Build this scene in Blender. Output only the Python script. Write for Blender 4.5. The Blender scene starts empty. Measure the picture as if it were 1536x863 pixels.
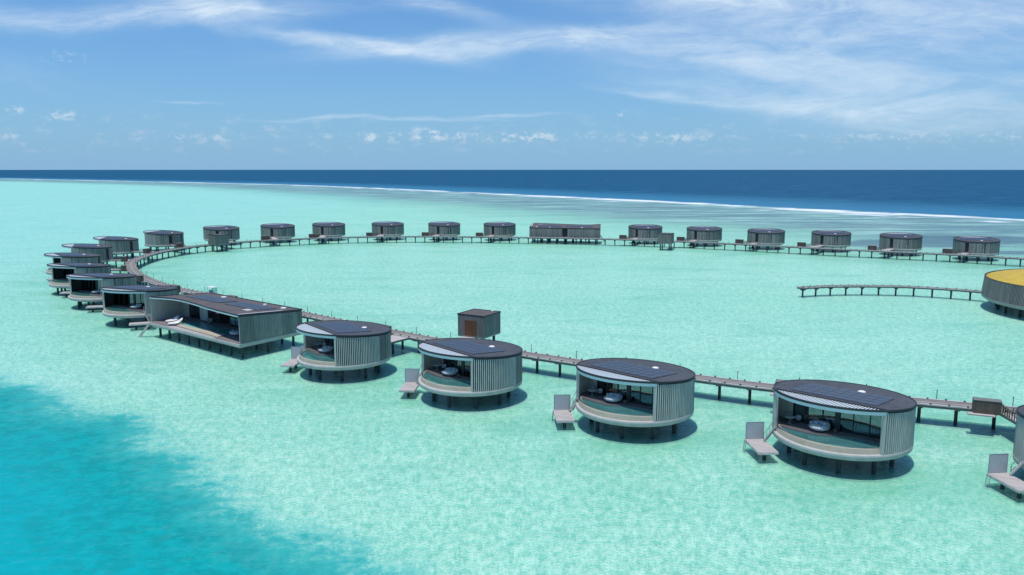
import bpy, math, random
import numpy as np
from mathutils import Vector, noise as mnoise
rnd = random.Random(7)
S = bpy.context.scene
COL = S.collection
R_ = math.radians

# ------------------------------------------------------------------ helpers
MIR = [1]
class MB:
    """collects faces, builds one mesh object"""
    def __init__(s): s.v = []; s.f = []; s.mi = []; s.cur = 0
    def add(s, vs, fs):
        o = len(s.v); s.v += [tuple(p) for p in vs]
        for f in fs: s.f.append([o+i for i in f]); s.mi.append(s.cur)
    def obox(s, c, ax, ay, az):
        """box from centre and three half-axis vectors"""
        c, ax, ay, az = map(Vector, (c, ax, ay, az)); P = []
        for k in (-1, 1):
            for j in (-1, 1):
                for i in (-1, 1): P.append(c+ax*i+ay*j+az*k)
        fs = [(0,2,3,1),(4,5,7,6),(0,1,5,4),(2,6,7,3),(0,4,6,2),(1,3,7,5)]
        if ax.cross(ay).dot(az) < 0: fs = [f[::-1] for f in fs]
        s.add(P, fs)
    def box(s, c, size, rz=0.0):
        cz, sz = math.cos(rz), math.sin(rz)
        s.obox(c, (size[0]/2*cz, size[0]/2*sz, 0), (-size[1]/2*sz, size[1]/2*cz, 0), (0,0,size[2]/2))
    def bar(s, a, b, w, h=None, up=(0,0,1)):
        a, b = Vector(a), Vector(b); h = h or w; d = (b-a)
        if d.length < 1e-6: return
        dn = d.normalized(); u = Vector(up)
        if abs(dn.dot(u)) > .98: u = Vector((1,0,0))
        sd = dn.cross(u).normalized(); uu = sd.cross(dn)
        s.obox((a+b)/2, d/2, sd*(w/2), uu*(h/2))
    def lathe(s, prof, a0=0, a1=360, n=72, c=(0,0), zf=None, caps=False):
        """profile [(r,z)] swept over compass angle rel -Y (deg)"""
        full = abs(a1-a0) >= 359.9; m = n if full else n+1; k = len(prof); V = []
        for i in range(m):
            a = R_(a0+(a1-a0)*i/n)
            for r, z in prof:
                x, y = c[0]+r*math.sin(a), c[1]-r*math.cos(a)
                V.append((x, y, z+(zf(x, y) if zf else 0)))
        F = []
        for i in range(n):
            j = (i+1) % m
            for q in range(k-1):
                F.append((i*k+q, j*k+q, j*k+q+1, i*k+q+1))
        if caps and not full:
            F.append(tuple(range(k))); F.append(tuple((m-1)*k+q for q in range(k))[::-1])
        s.add(V, F)
    def cyl(s, x, y, z0, z1, r0, r1=None, n=12):
        r1 = r0 if r1 is None else r1
        V = [(x+r0*math.cos(2*math.pi*i/n), y+r0*math.sin(2*math.pi*i/n), z0) for i in range(n)]
        V += [(x+r1*math.cos(2*math.pi*i/n), y+r1*math.sin(2*math.pi*i/n), z1) for i in range(n)]
        s.add(V, [(i,(i+1)%n,n+(i+1)%n,n+i) for i in range(n)]+[tuple(range(n,2*n)), tuple(range(n))[::-1]])
    def prism(s, pts, z0, z1, zf=None):
        n = len(pts); zz = [(zf(x,y) if zf else 0) for x,y in pts]
        s.add([(x,y,z0+zz[i]) for i,(x,y) in enumerate(pts)]+[(x,y,z1+zz[i]) for i,(x,y) in enumerate(pts)],
              [tuple(range(n,2*n)), tuple(range(n))[::-1]]+[(i,(i+1)%n,n+(i+1)%n,n+i) for i in range(n)])
    def build(s, name, mats, parent=None, smooth=False):
        me = bpy.data.meshes.new(name)
        v = [(x*MIR[0], y, z) for x,y,z in s.v]
        f = [t[::-1] for t in s.f] if MIR[0] < 0 else s.f
        me.from_pydata(v, [], f); me.update()
        if not isinstance(mats, (list, tuple)): mats = [mats]
        for m in mats: me.materials.append(m)
        me.polygons.foreach_set('material_index', s.mi)
        if smooth: me.polygons.foreach_set('use_smooth', [True]*len(me.polygons))
        o = bpy.data.objects.new(name, me); COL.objects.link(o)
        if parent: o.parent = parent
        return o
def tag(o, label=None, cat=None, group=None, kind=None):
    if label: o['label'] = label
    if cat: o['category'] = cat
    if group: o['group'] = group
    if kind: o['kind'] = kind
    return o
def empty(name, loc=(0,0,0), rz=0):
    o = bpy.data.objects.new(name, None); COL.objects.link(o); o.location = loc; o.rotation_euler = (0,0,rz)
    o.empty_display_size = .2
    return o
def tree(o, parent=None):
    c = o.copy(); COL.objects.link(c)
    if parent: c.parent = parent
    for ch in list(o.children): tree(ch, c)
    return c

# ------------------------------------------------------------------ materials
def newmat(name):
    m = bpy.data.materials.new(name); m.use_nodes = True; nt = m.node_tree; nt.nodes.clear(); return m, nt
class N:
    def __init__(s, nt): s.nt = nt
    def n(s, t, ins=None, **kw):
        nd = s.nt.nodes.new(t)
        for k, v in kw.items(): setattr(nd, k, v)
        for k, v in (ins or {}).items():
            if isinstance(v, bpy.types.NodeSocket): s.nt.links.new(v, nd.inputs[k])
            else: nd.inputs[k].default_value = v
        return nd
    def math(s, op, a, b=None, c=None, clamp=False):
        i = {0:a}
        if b is not None: i[1] = b
        if c is not None: i[2] = c
        return s.n('ShaderNodeMath', i, operation=op, use_clamp=clamp).outputs[0]
    def mix(s, fac, a, b, blend='MIX'):
        nd = s.n('ShaderNodeMix', data_type='RGBA', blend_type=blend)
        for k, v in ((0,fac),(6,a),(7,b)):
            if isinstance(v, bpy.types.NodeSocket): s.nt.links.new(v, nd.inputs[k])
            else: nd.inputs[k].default_value = (*v,1) if k and len(v)==3 else v
        return nd.outputs[2]
    def noise(s, vec, scale, detail=3, rough=.55, dist=0, w=None):
        return s.n('ShaderNodeTexNoise', {'Vector':vec,'Scale':scale,'Detail':detail,'Roughness':rough,'Distortion':dist}).outputs[0]
    def ramp(s, fac, lo, hi, smooth=True):
        return s.n('ShaderNodeMapRange', {0:fac,1:lo,2:hi,3:0.,4:1.}, interpolation_type='SMOOTHSTEP' if smooth else 'LINEAR').outputs[0]
    def mapping(s, vec, scale=(1,1,1), loc=(0,0,0), rot=(0,0,0)):
        return s.n('ShaderNodeMapping', {'Vector':vec,'Scale':scale,'Location':loc,'Rotation':rot}).outputs[0]
def simple(name, col, rough=.7, var=.15, scale=3., metal=0., spec=.4, stretch=(1,1,1), bump=0.):
    m, nt = newmat(name); q = N(nt)
    tc = q.n('ShaderNodeTexCoord').outputs['Object']
    oi = q.n('ShaderNodeObjectInfo').outputs['Random']
    off = q.n('ShaderNodeVectorMath', {0:tc}, operation='ADD'); cx = q.n('ShaderNodeCombineXYZ', {0:q.math('MULTIPLY', oi, 37.),1:q.math('MULTIPLY', oi, 91.)})
    nt.links.new(cx.outputs[0], off.inputs[1])
    v = q.mapping(off.outputs[0], stretch)
    nz = q.noise(v, scale, 5, .6)
    big = q.noise(v, scale*.17, 2, .5)
    k = q.math('ADD', q.math('MULTIPLY', nz, .65), q.math('MULTIPLY', big, .35))
    c = q.mix(q.ramp(k, .3, .7), tuple(x*(1-var) for x in col), tuple(min(1,x*(1+var)) for x in col))
    b = q.n('ShaderNodeBsdfPrincipled', {'Base Color':c,'Roughness':rough,'Metallic':metal,'Specular IOR Level':spec})
    if bump:
        bn = q.n('ShaderNodeBump', {'Height':nz,'Strength':bump,'Distance':.02}); nt.links.new(bn.outputs[0], b.inputs['Normal'])
    o = q.n('ShaderNodeOutputMaterial'); nt.links.new(b.outputs[0], o.inputs[0])
    return m
def timber(name, ca, cb, freq_deg=None, rough=.8, plank=None):
    """weathered boards: tone varies per board (by angle round the house, or by plank along an axis)"""
    m, nt = newmat(name); q = N(nt)
    tc = q.n('ShaderNodeTexCoord').outputs['Object']
    sp = q.n('ShaderNodeSeparateXYZ', {0:tc})
    if freq_deg:
        a = q.math('MULTIPLY', q.math('ARCTAN2', sp.outputs[0], sp.outputs[1]), 57.2958/freq_deg)
    else:
        a = q.math('DIVIDE', sp.outputs[0], plank)
        a = q.math('ADD', a, q.math('MULTIPLY', sp.outputs[1], .37/plank))
    cell = q.math('FLOOR', a)
    wn = q.n('ShaderNodeTexWhiteNoise', {'W':cell}, noise_dimensions='1D').outputs[0]
    oir = q.n('ShaderNodeObjectInfo').outputs['Random']
    pan = q.n('ShaderNodeTexNoise', {'W':q.math('ADD', q.math('MULTIPLY', a, .045), q.math('MULTIPLY', oir, 50.)),'Scale':1.,'Detail':2.}, noise_dimensions='1D').outputs[0]
    # streaks running down
    sv = q.n('ShaderNodeCombineXYZ', {0:q.math('MULTIPLY', a, 1.3),1:q.math('MULTIPLY', sp.outputs[2], .5),2:0.}).outputs[0]
    st = q.noise(sv, 1.0, 5, .65)
    k = q.math('ADD', q.math('ADD', q.math('MULTIPLY', wn, .35), q.math('MULTIPLY', pan, .45)), q.math('MULTIPLY', st, .5))
    c = q.mix(q.ramp(k, .35, .95, False), ca, cb)
    b = q.n('ShaderNodeBsdfPrincipled', {'Base Color':c,'Roughness':rough,'Specular IOR Level':.25})
    o = q.n('ShaderNodeOutputMaterial'); nt.links.new(b.outputs[0], o.inputs[0])
    return m
def glassmat(name, tint, refl=.25, rough=.02):
    m, nt = newmat(name); q = N(nt)
    tr = q.n('ShaderNodeBsdfTransparent', {'Color':(*tint,1)}); gl = q.n('ShaderNodeBsdfGlossy', {'Color':(.9,.95,1,1),'Roughness':rough})
    fr = q.n('ShaderNodeFresnel', {'IOR':1.5}).outputs[0]
    fac = q.math('ADD', q.math('MULTIPLY', fr, 1.2), refl*.3, clamp=True)
    mx = q.n('ShaderNodeMixShader'); nt.links.new(fac, mx.inputs[0]); nt.links.new(tr.outputs[0], mx.inputs[1]); nt.links.new(gl.outputs[0], mx.inputs[2])
    o = q.n('ShaderNodeOutputMaterial'); nt.links.new(mx.outputs[0], o.inputs[0])
    return m
def solarmat():
    m, nt = newmat('solar_cells'); q = N(nt)
    tc = q.n('ShaderNodeTexCoord').outputs['Object']; sp = q.n('ShaderNodeSeparateXYZ', {0:tc})
    oi = q.n('ShaderNodeTexNoise', {'Vector':tc,'Scale':.5}).outputs[0]
    def grid(s_, w):
        fx = q.math('ABSOLUTE', q.math('SUBTRACT', q.math('FRACT', q.math('DIVIDE', s_, w)), .5)); return q.math('GREATER_THAN', fx, .46)
    g = q.math('MAXIMUM', grid(sp.outputs[0], .16), grid(sp.outputs[1], .16))
    base = q.mix(oi, (.038,.044,.062), (.056,.064,.088))
    c = q.mix(q.math('MULTIPLY', g, .5), base, (.16,.19,.25))
    b = q.n('ShaderNodeBsdfPrincipled', {'Base Color':c,'Roughness':.35,'Specular IOR Level':.3})
    o = q.n('ShaderNodeOutputMaterial'); nt.links.new(b.outputs[0], o.inputs[0]); return m
M = dict(
 clad = timber('weathered_boards', (.085,.098,.092), (.36,.37,.335), freq_deg=2.7),
 clad_flat = timber('weathered_wall_boards', (.11,.125,.115), (.37,.385,.345), plank=.3),
 batten = simple('grey_battens', (.46,.49,.45), .8, .22, 2., stretch=(3,3,.3)),
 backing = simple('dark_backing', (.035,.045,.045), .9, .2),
 lining = simple('pale_wall_lining', (.45,.46,.42), .7, .12, 1.2, stretch=(4,4,.3)),
 rim = simple('dark_roof_edge', (.035,.038,.046), .6, .2),
 roof = simple('grey_roof_membrane', (.068,.074,.085), .8, .25, 1.6),
 roof_warm = simple('brown_grey_roof_boards', (.105,.092,.088), .85, .25, 1.8),
 fascia = simple('pale_fascia', (.62,.68,.68), .5, .06),
 louvre = simple('white_louvre', (.78,.79,.80), .5, .05),
 white = simple('white_paint', (.80,.80,.79), .4, .04),
 solar = solarmat(),
 frame = simple('panel_frame', (.22,.24,.29), .35, .1, metal=.3),
 concrete = simple('pale_concrete_base', (.42,.425,.40), .75, .14, 1.1, bump=.3),
 concrete_dk = simple('grey_concrete_base', (.30,.32,.30), .8, .18, 1.1),
 stone = simple('beige_pool_stone', (.40,.36,.285), .7, .12, 2.2),
 deck = simple('grey_deck_boards', (.19,.165,.165), .8, .25, 1.6, stretch=(1,9,1)),
 deck_pale = simple('sun_bleached_deck', (.43,.40,.385), .8, .2, 1.6, stretch=(1,9,1)),
 jetty = simple('jetty_boards', (.205,.19,.172), .85, .22, .9, stretch=(1,1,1)),
 jetty_edge = simple('jetty_pale_edge', (.46,.45,.43), .8, .2, .9),
 beam = simple('jetty_beams', (.15,.16,.15), .85, .25, 1.5),
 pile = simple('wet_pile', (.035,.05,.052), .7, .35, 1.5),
 wood = simple('reddish_brown_door', (.15,.072,.038), .6, .35, 2.5, stretch=(5,5,.5)),
 brown = simple('brown_slats', (.13,.108,.088), .8, .35, 2.2, stretch=(4,4,.6)),
 hutwall = simple('hut_boards', (.19,.20,.185), .85, .32, 1.4, stretch=(4,4,.25)),
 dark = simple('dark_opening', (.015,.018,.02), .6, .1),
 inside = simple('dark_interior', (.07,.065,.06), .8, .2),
 curtain = simple('white_curtain', (.62,.64,.63), .9, .1, 2, stretch=(6,6,.2)),
 bed = simple('grey_lounger_shell', (.52,.56,.60), .6, .07),
 cushion = simple('blue_grey_cushion', (.38,.45,.56), .9, .1),
 metal = simple('brushed_metal', (.35,.37,.38), .35, .1, metal=.6),
 screen = simple('pale_grey_screen', (.42,.45,.47), .6, .07, 1.),
 glass = glassmat('window_glass', (.62,.74,.74), .35),
 black = simple('black_frame', (.03,.035,.035), .5, .1),
 rubber = simple('tyre_rubber', (.02,.02,.02), .8, .1),
 tile = simple('pool_tile', (.25,.66,.64), .5, .1, 3.),
 yellow = simple('ochre_roof', (.50,.355,.05), .8, .16, .6),
 blocks = simple('kerb_blocks', (.05,.05,.05), .8, .1),
)
def poolwater():
    m, nt = newmat('pool_water'); q = N(nt)
    tc = q.n('ShaderNodeTexCoord').outputs['Object']; nz = q.noise(tc, 2.5, 3)
    bn = q.n('ShaderNodeBump', {'Height':nz,'Strength':.25,'Distance':.1}).outputs[0]
    tr = q.n('ShaderNodeBsdfTransparent', {'Color':(.55,.93,.90,1)}); df = q.n('ShaderNodeBsdfDiffuse', {'Color':(.22,.66,.62,1)})
    gl = q.n('ShaderNodeBsdfGlossy', {'Color':(1,1,1,1),'Roughness':.05,'Normal':bn})
    m1 = q.n('ShaderNodeMixShader', {0:.35}); nt.links.new(tr.outputs[0], m1.inputs[1]); nt.links.new(df.outputs[0], m1.inputs[2])
    m2 = q.n('ShaderNodeMixShader'); fr = q.n('ShaderNodeFresnel', {'IOR':1.33,'Normal':bn})
    nt.links.new(fr.outputs[0], m2.inputs[0]); nt.links.new(m1.outputs[0], m2.inputs[1]); nt.links.new(gl.outputs[0], m2.inputs[2])
    o = q.n('ShaderNodeOutputMaterial'); nt.links.new(m2.outputs[0], o.inputs[0]); return m
M['pool'] = poolwater()

# ------------------------------------------------------------------ layout data (metres, world)
NEAR = [  # x, y, opening angle   (round villas whose pool end faces left of the walkway)
 (56.0,73.0,-40), (35.2,82.5,-43), (14.7,93.1,-44), (-5.6,105.2,-50), (-25.4,118.6,-53)]
LEFT = [(-75.0,159.4,-22), (-92.5,178.9,-28), (-108.4,199.1,-34), (-122.9,222.9,-50), (-133.0,249.8,-66), (-137.3,276.9,-77), (-132.4,303.8,-102)]
FAR = [(-119.1,327.8,222), (-99.6,340.2,211), (-79.9,349.0,205), (-54.7,352.7,202), (-29.8,352.0,198), (-5.4,349.7,192),
       (55.7,334.2,176), (78.0,324.3,173), (99.0,311.4,169), (120.6,301.9,167), (140.6,288.8,165), (158.9,273.1,163)]
PATH = [(-69.5,176.2)]  # rebuilt below
PATH = [(84,80.5),(70,86.2),(55.6,92.4),(44.5,96.6),(33.3,101.4),(26.0,105.4),(17,110.6),(8.1,115.8),(-5,124.7),(-14.3,131.3),(-24,139.4),(-33.7,148.0),(-45,158.0),(-57,168.3),(-70,179.6),(-79.5,187.8),(-91,200.5),(-102.5,216.5),(-110.9,231.5),(-116.2,243),(-119.6,257),(-121.0,271.0),(-119.6,285),(-114.5,299),(-107,310.5),(-97,319.5),(-84,327.5),(-70,333.5),(-56,336.6),(-40,337.6),(-22,336.6),(-7,334.6),(9,332.0),(27,328.4),(45,323.0),(62,316.4),(84,304.0),(105,290.4),(124,278.6),(143.7,267.2),(157.6,257.0),(172,245.5),(190,229)]

def catmull(P, step):
    P = [Vector((p[0],p[1])) for p in P]; out = []
    Q = [P[0]*2-P[1]]+P+[P[-1]*2-P[-2]]
    for i in range(1, len(Q)-2):
        n = 14
        for k in range(n):
            t = k/n; a,b,c,d = Q[i-1],Q[i],Q[i+1],Q[i+2]
            out.append(.5*((2*b)+(c-a)*t+(2*a-5*b+4*c-d)*t*t+(3*b-a-3*c+d)*t**3))
    out.append(Q[-2])
    res = [out[0]]; acc = 0
    for a, b in zip(out, out[1:]):
        L = (b-a).length
        while acc+L >= step:
            t = (step-acc)/L; a = a+(b-a)*t; L = (b-a).length; res.append(a.copy()); acc = 0
        acc += L
    return res

# ------------------------------------------------------------------ water and seabed
BREAK = np.array([(-5200,5600),(-2900,3700),(-1731,2730),(-991,2112),(-473,1646),(-175,1257),(0,989),(147,765),(223.5,623),(284,541),(313,490),(350,420),(395,320),(430,200),(450,0),(450,-300),(450,-4000)], float)
DEEP = np.array([(-260,215),(-170,165),(-110,128),(-70.6,107),(-59,96.5),(-51,92.6),(-40.3,81.5),(-33,72.6),(-28,65.4),(-20.5,61),(-14.6,56),(-6,50),(6,36),(16,10),(20,-60)], float)
def sdist(P, L):
    best = np.full(len(P), 1e12); sgn = np.zeros(len(P))
    for a, b in zip(L, L[1:]):
        d = b-a; t = np.clip(((P-a)@d)/(d@d), 0, 1); q = P-(a+t[:,None]*d); D = (q**2).sum(1)
        cr = d[0]*(P[:,1]-a[1])-d[1]*(P[:,0]-a[0])
        m = D < best-1e-9; best[m] = D[m]; sgn[m] = np.sign(cr[m])
    return np.sqrt(best)*sgn
def sheet(name, z, mat, outer, attrs=True):
    ang = [-60+.5*i for i in range(241)]+[60+6*i for i in range(1,40)]
    rad = [0.5,8,16,22]+[24+2*i for i in range(190)]
    r = rad[-1]
    while r < outer: r *= 1.045; rad.append(r)
    V = [(0,0)]+[(r*math.sin(R_(a)), r*math.cos(R_(a))) for r in rad for a in ang]
    V = np.array(V); m = len(ang); F = [(0,1+(i+1)%m,1+i) for i in range(m)]
    for k in range(len(rad)-1):
        o = 1+k*m; p = o+m
        F += [(o+i, o+(i+1)%m, p+(i+1)%m, p+i) for i in range(m)]
    me = bpy.data.meshes.new(name); me.from_pydata([(x,y,0) for x,y in V], [], F); me.update(); me.materials.append(mat)
    if attrs:
        ocean = sdist(V, BREAK)        # + beyond the breakers
        lag = -sdist(V, DEEP)          # + inside the deep pool
        st = np.array([(p.x,p.y) for p in catmull(PATH, 8)]+[(x,y) for x,y,_ in NEAR+LEFT+FAR])
        near = np.full(len(V), 1e9)
        m_ = np.hypot(V[:,0],V[:,1]) < 600
        idx = np.where(m_)[0]
        for s in st: near[idx] = np.minimum(near[idx], np.hypot(V[idx,0]-s[0], V[idx,1]-s[1]))
        for nm, arr in (('ocean',ocean),('lag',lag),('near',np.minimum(near,200))):
            at = me.attributes.new(nm, 'FLOAT', 'POINT'); at.data.foreach_set('value', arr.astype(np.float32))
    o = bpy.data.objects.new(name, me); COL.objects.link(o); o.location.z = z
    o['kind'] = 'structure'
    return o

def watermat():
    m, nt = newmat('lagoon_water'); q = N(nt)
    P = q.n('ShaderNodeNewGeometry').outputs['Position']
    oc = q.n('ShaderNodeAttribute', attribute_name='ocean').outputs['Fac']; lg = q.n('ShaderNodeAttribute', attribute_name='lag').outputs['Fac']
    flat = q.mapping(P, (1,1,0))
    wav = q.mapping(P, (1,2.2,0), rot=(0,0,R_(-12)))
    # scattering colour of the shallow water
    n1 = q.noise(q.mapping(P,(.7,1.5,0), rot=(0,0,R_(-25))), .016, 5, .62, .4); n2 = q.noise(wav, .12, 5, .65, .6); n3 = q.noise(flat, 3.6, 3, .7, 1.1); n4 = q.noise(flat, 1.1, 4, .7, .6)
    sh = q.mix(q.ramp(n1, .40, .60), SH_A, SH_B)
    sh = q.mix(q.math('MULTIPLY', q.ramp(q.noise(q.mapping(P,(.6,1.3,0), rot=(0,0,R_(-30))), .034, 5, .7, .5), .48, .70), .55), sh, (.70,.93,.84))
    sh = q.mix(q.math('MULTIPLY', q.ramp(n2, .45, .72), .45), sh, SH_C)
    spx = q.n('ShaderNodeSeparateXYZ', {0:P}).outputs
    west = q.math('MULTIPLY', q.ramp(q.math('ADD', q.math('MULTIPLY', spx[0], -1.), q.math('MULTIPLY', n1, 120.)), 90., 300.), .75)
    sh = q.mix(west, sh, (.27,.72,.79))
    ridge = q.ramp(q.noise(q.mapping(P,(.25,2.2,0), rot=(0,0,R_(-24))), .11, 4, .65, .5), .56, .72)
    sh = q.mix(q.math('MULTIPLY', ridge, .35), sh, (.14,.50,.44))
    fine = q.ramp(q.math('ADD', q.math('MULTIPLY', n3, .6), q.math('MULTIPLY', n4, .4)), .38, .62)  # caustic light and dark put into the colour along with the sand mottling
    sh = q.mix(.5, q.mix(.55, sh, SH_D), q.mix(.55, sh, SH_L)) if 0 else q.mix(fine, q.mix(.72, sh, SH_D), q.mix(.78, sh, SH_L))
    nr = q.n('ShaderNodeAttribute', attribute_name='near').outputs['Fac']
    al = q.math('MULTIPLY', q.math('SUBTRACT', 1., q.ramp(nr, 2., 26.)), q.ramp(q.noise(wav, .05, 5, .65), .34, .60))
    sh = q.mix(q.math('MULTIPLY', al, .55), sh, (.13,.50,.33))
    pt = q.ramp(q.noise(q.mapping(P,(.6,1.7,0), rot=(0,0,R_(-20))), .055, 6, .75, .6), .50, .70)
    sh = q.mix(q.math('MULTIPLY', pt, .45), sh, (.13,.50,.43))
    # deep pool lower left
    lw = q.math('ADD', q.math('ADD', lg, -4.5), q.math('ADD', q.math('MULTIPLY', q.math('SUBTRACT', q.noise(flat, .09, 5, .65), .5), 13.), q.math('MULTIPLY', q.math('SUBTRACT', q.noise(flat, .7, 5, .75), .5), 12.)))
    lf = q.ramp(lw, -14., -1.)
    lf2 = q.ramp(lw, -8., 22.)
    deepc = q.mix(lf2, LG_A, LG_B)
    clump = q.math('MULTIPLY', q.ramp(q.noise(flat, .40, 6, .8), .42, .58), q.math('SUBTRACT', 1., lf2))
    deepc = q.mix(q.math('MULTIPLY', clump, .6), deepc, (.006,.20,.20))
    deepc = q.mix(q.math('MULTIPLY', q.ramp(q.noise(wav, .6, 5, .7), .45, .8), .30), deepc, LG_L)  # pale streaks painted into the deep colour as wave glints
    c = q.mix(q.ramp(lf, .35, 1., False), q.mix(q.ramp(lf, 0., .6, False), sh, (.07,.50,.46)), deepc)
    # reef flat before the breakers
    ocn = q.math('ADD', oc, q.math('MULTIPLY', q.math('SUBTRACT', q.noise(q.mapping(P,(1,1,0)), .012, 4, .6), .5), 60.))
    rf = q.math('MULTIPLY', q.ramp(ocn, -300., -130.), q.ramp(q.noise(q.mapping(P,(.35,1.5,0), rot=(0,0,R_(-12))), .035, 6, .75), .22, .60))
    c = q.mix(q.math('MULTIPLY', rf, .95), c, RF)
    # dark coral patches near the far right villas
    sp = q.n('ShaderNodeSeparateXYZ', {0:P})
    pat = None
    for (x,y,rx,ry) in ((172,335,38,26),(205,350,46,30),(190,296,26,9),(146,330,20,16),(232,300,36,12)):
        ex = q.math('POWER', q.math('DIVIDE', q.math('SUBTRACT', sp.outputs[0], x), rx), 2.); ey = q.math('POWER', q.math('DIVIDE', q.math('SUBTRACT', sp.outputs[1], y), ry), 2.)
        g = q.math('EXPONENT', q.math('MULTIPLY', q.math('ADD', ex, ey), -1.)); pat = g if pat is None else q.math('MAXIMUM', pat, g)
    pn = q.math('MULTIPLY', pat, q.math('ADD', q.noise(flat, .06, 5, .65), .25))
    c = q.mix(q.math('MULTIPLY', q.ramp(pn, .28, .55), .75), c, CORAL)
    # open ocean
    of = q.ramp(ocn, -6., 14.)
    ow = q.ramp(oc, 5., 260.)
    on = q.noise(q.mapping(P,(.5,1,0), rot=(0,0,R_(-8))), .045, 9, .85)
    ocol = q.mix(ow, OC_A, OC_B)
    ocol = q.mix(q.ramp(on, .40, .66), ocol, q.mix(.5, ocol, OC_L))
    c = q.mix(of, c, ocol)
    # surf
    fn = q.noise(q.mapping(P,(.5,1,0), rot=(0,0,R_(-35))), .035, 5, .7)
    band = q.math('ADD', oc, q.math('MULTIPLY', q.math('SUBTRACT', q.noise(flat, .011, 5, .6), .5), 34.))
    gap = q.math('MAXIMUM', q.ramp(q.noise(flat, .0075, 4, .65), .38, .50), q.math('MULTIPLY', q.ramp(sp.outputs[0], 180., 270.), .95))
    b1 = q.math('MULTIPLY', q.math('SUBTRACT', 1., q.ramp(q.math('ABSOLUTE', q.math('ADD', band, 3.)), q.math('MULTIPLY', q.noise(flat, .007, 2, .5), 12.), q.math('MULTIPLY', q.noise(flat, .007, 2, .5), 38.))), q.ramp(fn, .36, .52))
    b1 = q.math('MULTIPLY', b1, gap)
    band2 = q.math('ABSOLUTE', q.math('ADD', q.math('ADD', oc, 34.), q.math('MULTIPLY', q.math('SUBTRACT', q.noise(flat, .012, 3, .5), .5), 50.)))
    b2 = q.math('MULTIPLY', q.math('SUBTRACT', 1., q.ramp(band2, 2., 14.)), q.math('MULTIPLY', q.ramp(fn, .50, .64), .8))
    foam = q.math('MAXIMUM', b1, b2, clamp=True)
    c = q.mix(foam, c, (.86,.90,.92))
    # opacity: shallow water lets the seabed through
    op = q.math('MAXIMUM', q.math('MULTIPLY_ADD', lf, .45, .55), q.math('MAXIMUM', q.math('MULTIPLY', q.ramp(ocn, -300., -130.), .92), q.math('MULTIPLY', q.ramp(pn, .20, .45), .9)), clamp=True)
    op = q.math('MAXIMUM', op, of)
    dif = q.n('ShaderNodeBsdfDiffuse', {'Color':c})
    tr = q.n('ShaderNodeBsdfTransparent', {'Color':(.63,.97,.91,1)})
    m1 = q.n('ShaderNodeMixShader'); nt.links.new(op, m1.inputs[0]); nt.links.new(tr.outputs[0], m1.inputs[1]); nt.links.new(dif.outputs[0], m1.inputs[2])
    # ripples
    w1 = q.noise(wav, .45, 6, .65, .5); w2 = q.noise(q.mapping(P,(.6,1,0), rot=(0,0,R_(20))), .09, 3, .5)
    hgt = q.math('ADD', q.math('MULTIPLY', w1, .35), q.math('MULTIPLY', w2, .9))
    bn = q.n('ShaderNodeBump', {'Height':hgt,'Strength':1.0,'Distance':.55}).outputs[0]
    fr = q.n('ShaderNodeFresnel', {'IOR':1.33,'Normal':bn}).outputs[0]
    fr = q.math('MULTIPLY', q.math('MULTIPLY_ADD', lf, -.65, 1.), fr)
    fr = q.math('MINIMUM', q.math('MULTIPLY', fr, .75), q.math('MULTIPLY_ADD', ow, -.10, .17))
    gl = q.n('ShaderNodeBsdfGlossy', {'Color':(1,1,1,1),'Roughness':.16,'Normal':bn})
    m2 = q.n('ShaderNodeMixShader'); nt.links.new(fr, m2.inputs[0]); nt.links.new(m1.outputs[0], m2.inputs[1]); nt.links.new(gl.outputs[0], m2.inputs[2])
    o = q.n('ShaderNodeOutputMaterial'); nt.links.new(m2.outputs[0], o.inputs[0]); return m
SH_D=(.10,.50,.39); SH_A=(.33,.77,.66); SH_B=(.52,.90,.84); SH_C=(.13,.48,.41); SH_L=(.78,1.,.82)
LG_A=(.005,.33,.32); LG_B=(.0,.35,.42); LG_L=(.05,.42,.45)
RF=(.11,.205,.235); CORAL=(.06,.125,.165)
OC_A=(.010,.15,.28); OC_B=(.003,.060,.140); OC_L=(.03,.18,.29)
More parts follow.
